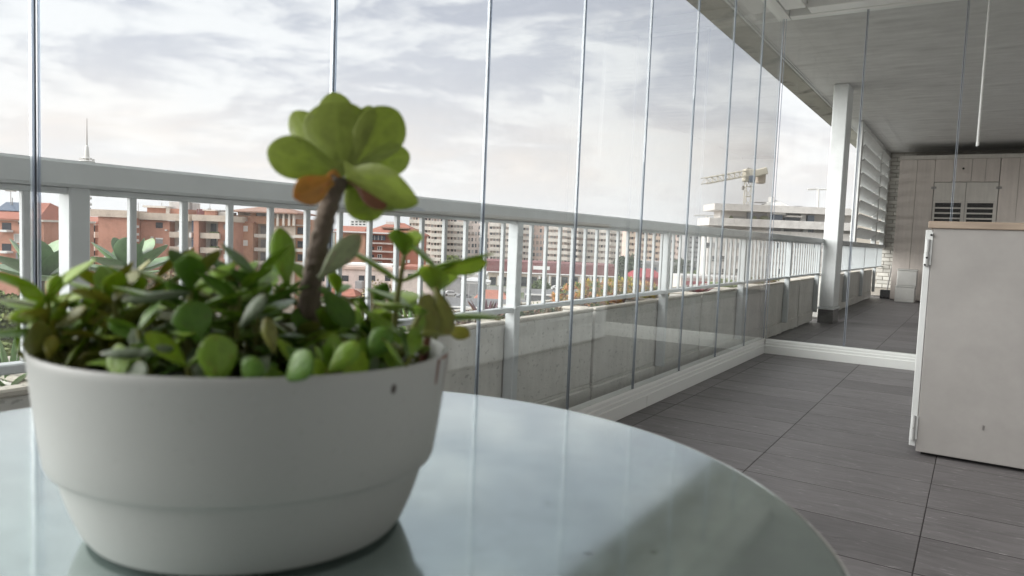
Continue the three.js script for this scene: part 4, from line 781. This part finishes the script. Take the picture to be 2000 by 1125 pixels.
{ // pale block with terraces at the right
  const o = building('terrace_block', 'pale building with terraces and a glazed top floor below the crane', 165, 1520);
  o.rect('wall', B.stone, 1384, 1680, 452, 'g', 0, -8.8);
  o.rect('terrace', B.stone, 1382, 1690, 431, 446, 1.6, -9); o.rect('wall', B.stone, 1398, 1690, 446, 455, -2.5, -9); o.rect('attic', B.stone, 1416, 1690, 414, 432, -3.5, -9); o.rect('roof_slab', B.stone, 1394, 1690, 403, 416, 0.8, -9);
  o.rect('glazing', B.grey, 1434, 1464, 422, 431, -2.9, -3.6); o.rect('glazing', B.glassBlue, 1468, 1506, 415, 431, -2.7, -3.6); for (const [a, b] of [[1424, 1432], [1470, 1478], [1484, 1504]]) part('terrace_shrub', new THREE.IcosahedronGeometry(1.0, 2).scale(0.055 * (b - a) * 1.1, 0.7, 0.6).translate(...o.loc((a + b) / 2, 427, -1.6).toArray()), B.green, o);
  o.rect('glazing', B.glassBlue, 1513, 1537, 418, 431, -2.6, -3.6); o.rect('glazing', B.glass, 1541, 1570, 424, 432, -2.6, -3.6); o.rect('awning', B.white, 1513, 1537, 416, 418.5, -0.6, -3); o.rect('awning', B.stone, 1541, 1570, 421, 424, -0.6, -3); o.rect('glazing', B.pale, 1573, 1583, 418, 432, -2.4, -3.6); o.rect('glazing', B.glassBlue, 1587, 1600, 420, 434, -2.6, -3.6); o.rect('glazing', B.glassBlue, 1644, 1656, 424, 434, -2.6, -3.6);
  for (const [a, b, m] of [[1512, 1534, B.grey], [1536, 1572, B.grey], [1586, 1598, B.glass], [1640, 1652, B.glass]]) o.rect('glazing', m, a, b, 448, 456, -2.3, -2.7); o.rect('pier', B.white, 1533, 1537, 447, 456, -2.0, -2.6); o.rect('pier', B.white, 1575, 1585, 447, 456, -2.0, -2.6);
  const rnd = rngOf(9);
  for (const [r, y] of [[0, 474], [1, 500], [2, 525], [3, 549]]) for (const [a, b] of [[1380.5, 1388], [1391, 1398.5], [1410, 1418], [1424, 1431], [1437, 1444], [1462, 1470], [1484, 1491], [1494, 1499], [1512, 1515], [1519, 1524], [1534, 1539], [1552, 1556], [1558, 1563], [1570, 1576], [1588, 1594], [1606, 1613], [1624, 1631], [1642, 1650]]) o.win(a, b, y, y + 10.5, { m: rnd() < 0.45 ? B.glass : rnd() < 0.5 ? B.grey : B.curtain });
  for (const y of [468, 492, 517, 541]) o.rect('string_course', B.stone, 1382, 1684, y + 20, y + 21, 0.35, -0.2);
  o.hip(B.pale, 1500, 1560, 404, 388, -3, -9, 0.2); o.rect('chimney', B.pale, 1522, 1528, 382, 392, -5, -7); o.rect('canopy', B.grey, 1490, 1512, 392, 393.5, -5, -8); part('prop', bar(o.loc(1500, 404, -6.5), o.loc(1500, 392, -6.5), 0.15), B.grey, o);
  o.rect('roof_hut', B.grey, 1416, 1450, 399, 404, -6, -10); o.rect('roof_hut', B.grey, 1472, 1508, 399.5, 404, -6, -10); o.rect('roof_hut', B.grey, 1572, 1588, 400, 404, -6, -9);
}
function lattice(o, a, b, w, n, mat, nm, r = 0.09) {           // square lattice beam between two local points
  const ax = b.clone().sub(a), t = ax.clone().normalize(), s = (Math.abs(t.y) > 0.7 ? V(1, 0, 0) : V(0, 1, 0)), u = s.clone().sub(t.clone().multiplyScalar(s.dot(t))).normalize(), v = t.clone().cross(u), geos = [];
  const P = (k, i) => a.clone().addScaledVector(ax, k / n).addScaledVector(u, (i & 1 ? 0.5 : -0.5) * w).addScaledVector(v, (i & 2 ? 0.5 : -0.5) * w);
  for (let i = 0; i < 4; i++) part('chord', bar(P(0, i), P(n, i), r * 1.4, 5), mat, o);
  for (let k = 0; k < n; k++) for (const [i, j] of [[0, 1], [1, 3], [3, 2], [2, 0]]) { geos.push(bar(P(k, i), P(k + 1, j), r, 4), bar(P(k, i), P(k, j), r, 4)); }
  part(nm, mergeGeometries(geos), mat, o);
}
{
  const D = 215, c = at(1462, 470, D), o = thing('tower_crane', 'pale yellow tower crane with lattice jib rising behind the pale building', 'crane', [c.x, GROUND, c.z], YAW);
  const L = (px, py, d = 0) => { const v = at(px, py, D - d).sub(o.position); return V(v.dot(RIGHT), v.y, d); };
  lattice(o, V(0, 0, 0), L(1463, 345), 2.0, 13, B.crane, 'mast_bracing', 0.075);
  lattice(o, L(1460, 338), L(1374, 354, 14), 1.6, 8, B.crane, 'jib_bracing', 0.085);
  part('slewing_head', bx(-1.6, 1.6, -2.2, 1.4, 1.4, -1.4, 0.2).translate(...L(1463, 340).toArray()), B.yellow, o);
  part('head_frame', mergeGeometries([bar(L(1455, 344), L(1460, 328), 0.16), bar(L(1470, 344), L(1460, 328), 0.16), bar(L(1460, 328), L(1474, 332), 0.16)]), B.steel, o);
  part('counter_jib', bx(-2.6, 2.6, -1.0, 1.2, 1.1, -1.1, 0.3).rotateZ(0.28).translate(...L(1481, 338, -4).toArray()), B.yellow, o);
  part('counterweight', bx(-1.2, 1.2, -2.2, 1.4, 1.2, -1.2, 0.25).translate(...L(1486, 344, -6).toArray()), B.beige, o);
  part('operator_cab', bx(-0.8, 0.8, -1.0, 1.0, 0.9, -0.9, 0.1).translate(...L(1468, 350, 1.6).toArray()), B.glassBlue, o);
  part('hook_cable', bar(L(1451, 350, 2), L(1451, 366, 2), 0.05), B.steel, o); part('hook', bx(-0.3, 0.3, -0.6, 0.6, 0.3, -0.3, 0.1).translate(...L(1451, 367, 2).toArray()), B.steel, o);
}
for (const [px, py, w, D, l] of [[1590, 370, 26, 520, 'distant crane jib beside the square column'], [1372, 421, 32, 600, 'distant crane jib left of the pale building']]) {
  const c = at(px + 8, 470, D), o = thing('tower_crane', 'faint ' + l, 'crane', [c.x, GROUND, c.z], YAW), L = (a, b) => { const v = at(a, b, D).sub(o.position); return V(v.dot(RIGHT), v.y, 0); };
  part('mast', squareBar(V(0, 0, 0), L(px + 8, py), 1.2), B.pale, o); part('jib', squareBar(L(px - w / 2, py), L(px + w, py), 0.7), B.pale, o); part('tie', squareBar(L(px - w / 2, py - 1), L(px + 8, py - 3.5), 0.25), B.pale, o);
}
{ // telecom tower
  const D = 900, c = at(170, 470, D), o = thing('telecom_tower', 'distant slender telecom tower with a spire rising above the handrail', 'tower', [c.x, GROUND, c.z], YAW);
  const Y = (py) => at(170, py, D).y - GROUND, k = D / FPX, R = (p) => p * k;
  part('shaft', lathe([[R(5.5), 0], [R(5), Y(420)], [R(4.5), Y(330)], [R(4), Y(312)], [0.01, Y(312)]], 20), B.pale, o);
  part('neck', lathe([[R(4.6), Y(312)], [R(4.2), Y(300)], [R(3.2), Y(288)], [R(1.2), Y(283)], [0.01, Y(283)]], 16), B.pale, o);
  part('spire', lathe([[R(1.3), Y(284)], [R(0.9), Y(255)], [R(0.5), Y(232)], [0.01, Y(231)]], 8), B.steel, o);
  for (const [py, r, h] of [[314, 14, 3], [308, 9, 3], [376, 8, 3], [384, 8.5, 5], [396, 8.5, 5], [405, 7, 3]]) part('platform', lathe([[0.01, Y(py + h)], [R(r), Y(py + h)], [R(r * 0.95), Y(py)], [0.01, Y(py)]], 20), B.pale, o);
  for (let i = 0; i < 10; i++) { const a = i * 0.628; part('antenna', bx(-R(0.9), R(0.9), 0, R(3.4), R(0.6), -R(0.6)).translate(Math.cos(a) * R(12), Y(313.5), Math.sin(a) * R(12)), B.pale, o); }
}
{ // low sheds and roofs in the middle distance
  let o = building('market_shed', 'long low shed with a maroon roof below the pink slabs', 262, 1080);
  o.rect('wall', B.beige, 946, 1200, 538, 'g', 0, -22); { const y0 = 0; } const rr = o.rect('roof', B.maroon, 940, 1206, 514, 537, -1, -24); o.rect('gutter', B.white, 940, 1206, 534, 536, 1.6, 0.3); o.rect('roof_light', B.white, 1042, 1074, 520, 527, -0.9, -1.4); for (let k = 0; k < 12; k++) o.rect('pillar', B.white, 952 + k * 20, 955 + k * 20, 538, 'g', 1.2, 0.6);
  for (let k = 0; k < 11; k++) o.rect('doorway', B.glass, 957 + k * 20, 969 + k * 20, 541, 'g', 0.06, -0.3);
  o = building('market_shed', 'grey flat shed in front of the maroon roofed shed', 215, 910); o.rect('wall', B.grey, 872, 948, 542, 'g', 0, -16); o.rect('roof', B.pale, 870, 950, 535, 542, 0.6, -16);
  o = building('white_marquee', 'white tented stall beside the shed below the pink slabs', 190, 925, 'stall'); o.rect('canopy', B.white, 900, 958, 549, 554, 1, -6); o.hip(B.white, 900, 958, 549, 543, 1, -6, 0.3); for (const px of [901, 916, 930, 944, 956]) o.rect('post', B.white, px, px + 1, 554, 'g', 0.9, 0.7);
  o = building('tiled_house', 'low house with an orange tiled roof behind the purple agave', 95, 960); o.rect('wall', B.pinkw, 925, 992, 592, 'g', 0, -8); o.hip(B.tile, 920, 998, 592, 570, 0.7, -8, 0.5); o.rect('gutter', B.grey, 921, 997, 592.5, 594, 0.8, 0.5);
  o = building('flat_roof_garage', 'dark flat roofed garage below the orange tiled roof', 70, 920, 'garage'); o.rect('wall', B.grey, 840, 1030, 618, 'g', 0, -10); o.rect('roof', B.asphalt, 836, 1034, 602, 618, 0.5, -11); o.rect('coping', B.pale, 836, 1034, 600, 602, 0.6, -0.2);
  o = building('flat_roof_garage', 'pale flat roofed garage behind the small aloe', 84, 1080, 'garage'); o.rect('wall', B.beige, 1030, 1150, 592, 'g', 0, -10); o.rect('roof', B.asphalt, 1026, 1154, 578, 592, 0.5, -10); o.rect('coping', B.pale, 1026, 1154, 576, 578, 0.6, -0.2);
  o = building('red_marquee', 'red canvas marquee behind the third post', 120, 1268, 'stall'); o.rect('canopy', B.redCloth, 1238, 1296, 541, 'g', 0, -8); o.hip(B.redCloth, 1236, 1298, 541, 526, 0.4, -8, 0.5);
  o = building('low_store', 'low dark store building below the balcony slabs', 230, 1320); o.rect('wall', B.grey, 1226, 1384, 518, 'g', 0, -10); o.rect('roof', B.grey, 1224, 1388, 512, 518, 0.6, -10); for (let k = 0; k < 8; k++) o.rect('window', B.glassBlue, 1232 + k * 19, 1244 + k * 19, 522, 534, 0.06, -0.2);
  o = building('row_of_stores', 'pale row of stores below the terrace building', 150, 1400); o.rect('wall', B.cream, 1330, 1470, 545, 'g', 0, -8); o.rect('roof', B.pale, 1328, 1474, 540, 545, 0.6, -8); o.rect('awning', B.redCloth, 1334, 1378, 549, 556, 2, 0); o.rect('awning', B.pink, 1384, 1420, 549, 556, 2, 0);
}
// ------------------------------------------------------------------ cars, street, trees
{
  const st = struct('street'); part('carriageway', bx(-60, 60, 0, 0.05, 7, -7), B.asphalt, st); st.position.copy(at(1000, 470, 160)).setY(GROUND); st.rotation.y = YAW;
  const carG = (() => { const s = new THREE.Shape([[-2.1, 0.35], [-2.15, 0.85], [-1.5, 1.0], [-0.9, 1.45], [0.8, 1.45], [1.45, 0.98], [2.1, 0.85], [2.15, 0.35]].map((p) => new THREE.Vector2(...p))); return new THREE.ExtrudeGeometry(s, { depth: 1.6, bevelEnabled: true, bevelSize: 0.08, bevelThickness: 0.08, bevelSegments: 2 }).translate(0, 0, -0.8); })();
  const glassG = bx(-1.15, 1.1, 1.02, 1.36, 0.9, -0.9, 0.05), wheelG = new THREE.CylinderGeometry(0.33, 0.33, 0.2, 16).rotateX(Math.PI / 2), paints = { white: C(0.72, 0.72, 0.72), silver: C(0.42, 0.43, 0.45), red: C(0.4, 0.04, 0.04), dark: C(0.04, 0.045, 0.06), blue: C(0.10, 0.18, 0.36) };
  const spots = [[880, 578, 'white', 'beside the grey shed'], [905, 584, 'silver', 'behind the right sprig leaves'], [1062, 562, 'dark', 'in front of the maroon shed'], [1088, 566, 'white', 'parked before the pale garage'], [1128, 556, 'silver', 'near the maroon shed end'], [1190, 552, 'dark', 'above the stonecrop'], [1215, 550, 'dark', 'left of the red marquee'], [38, 655, 'blue', 'seen through the left balusters']];
  for (const [px, py, c, l] of spots) {
    const d = ray(px, py), p = V(0, EYE, 0).addScaledVector(d, (GROUND - EYE) / d.y), o = thing('parked_car', c + ' car ' + l, 'car', [p.x, GROUND, p.z], YAW + 0.2, 'cars parked in the street');
    part('body', carG, phys({ color: paints[c], roughness: 0.3, clearcoat: 1 }), o); part('window', glassG, B.glass, o); for (const x of [-1.3, 1.3]) for (const z of [-0.85, 0.85]) part('wheel', wheelG, B.dim, o, [x, 0.33, z]);
  }
}
{
  const quad = new THREE.BufferGeometry(); quad.setAttribute('position', new THREE.Float32BufferAttribute([-0.5, 0, 0, 0.5, 0, 0, 0.35, 0.12, 0.9, -0.35, 0.12, 0.9, 0, -0.15, 1.25], 3)); quad.setIndex([0, 1, 2, 0, 2, 3, 3, 2, 4]); quad.computeVertexNormals();
  const tm = { green: std({ color: C(0.075, 0.11, 0.03), roughness: 0.8, side: THREE.DoubleSide }), light: std({ color: C(0.15, 0.19, 0.05), roughness: 0.8, side: THREE.DoubleSide }), dark: std({ color: C(0.035, 0.055, 0.022), roughness: 0.8, side: THREE.DoubleSide }), dry: std({ color: C(0.23, 0.18, 0.10), roughness: 0.9, side: THREE.DoubleSide }) };
  const tree = (label, px, pyTop, D, H, R, mat, n, seed, group, leaf = 0.3) => {
    const c = at(px, pyTop, D), o = thing('leafy_tree', label, 'tree', [c.x, GROUND, c.z], 0, group), rnd = rngOf(seed), top = c.y - GROUND; H = Math.min(H, top);
    part('trunk', tube([V(0, 0, 0), V(0.15, top - H * 0.8, 0), V(0, top - H * 0.4, 0.1)], [0.28, 0.2, 0.1], 8), stemMat, o);
    const clumps = []; for (let k = 0; k < 16; k++) { const a = rnd() * 6.28, r = Math.sqrt(rnd()) * R * 0.75, y = top - H * (0.15 + 0.7 * rnd()); clumps.push([V(Math.cos(a) * r, y, Math.sin(a) * r), R * (0.28 + 0.3 * rnd())]); }
    for (const [p, r] of clumps.slice(0, 7)) part('limb', tube([V(0.1, top - H * 0.75, 0), p.clone().multiplyScalar(0.6).setY((p.y + top - H * 0.75) / 2), p], [0.1, 0.06, 0.03], 5), stemMat, o);
    const im = new THREE.InstancedMesh(quad, mat, n), t = new THREE.Object3D(), col = new THREE.Color();
    for (let k = 0; k < n; k++) { const [p, r] = clumps[rnd() * clumps.length | 0], u = rnd() * 2 - 1, a = rnd() * 6.28, q = Math.sqrt(1 - u * u), rr = r * Math.pow(rnd(), 0.45); t.position.set(p.x + q * Math.cos(a) * rr, p.y + u * rr * 0.8, p.z + q * Math.sin(a) * rr); t.rotation.set(rnd() * 6, rnd() * 6, rnd() * 6); t.scale.setScalar(leaf * (0.6 + 0.8 * rnd())); t.updateMatrix(); im.setMatrixAt(k, t.matrix); im.setColorAt(k, col.setScalar(0.7 + 0.6 * rnd())); }
    im.name = 'crown'; im.userData.kind = 'stuff'; o.add(im); return o;
  };
  const near = 'trees between the balcony and the brick houses';
  tree('light green tree low behind the left balusters', 30, 555, 52, 8, 3.6, tm.light, 5000, 1, near); tree('green tree behind the leftmost railing post', 100, 575, 46, 7, 3.2, tm.light, 4500, 2, near); tree('dark green tree low behind the broad leaved succulents', 190, 590, 50, 8, 3.4, tm.green, 4500, 3, near);
  tree('dry brown tree before the main brick block', 305, 522, 88, 9, 4.2, tm.dry, 4500, 4, near); tree('olive green tree left of the dry tree', 275, 560, 70, 8, 3.6, tm.green, 4500, 5, near); tree('dry twiggy tree before the pink terraced house', 745, 552, 92, 9, 3.8, tm.dry, 3600, 6, near, 0.22); tree('pale green tree between the pink low houses', 800, 560, 84, 8, 3.2, tm.light, 3600, 7, near);
  const mid = 'trees among the far buildings';
  tree('dark tree beside the shaded balcony slab', 1228, 500, 210, 9, 4.5, tm.dark, 3500, 8, mid, 0.5); tree('green tree in front of the maroon shed', 1056, 548, 200, 6, 3.4, tm.green, 3000, 9, mid, 0.45); tree('green tree before the grey slab', 1368, 520, 200, 8, 4.0, tm.light, 3000, 10, mid, 0.45); tree('dark green tree left of the grey slab', 1338, 505, 230, 9, 4.2, tm.dark, 3000, 11, mid, 0.5);
  tree('round green tree right of the third post', 1320, 520, 190, 8, 3.6, tm.dark, 3000, 12, mid, 0.45); tree('light tree at the foot of the pink slabs', 885, 500, 300, 9, 5.0, tm.light, 3000, 13, mid, 0.6);
}

scene.traverse((o) => { if (o.isMesh) { o.castShadow = true; o.receiveShadow = true; } });
renderer.render(scene, camera);
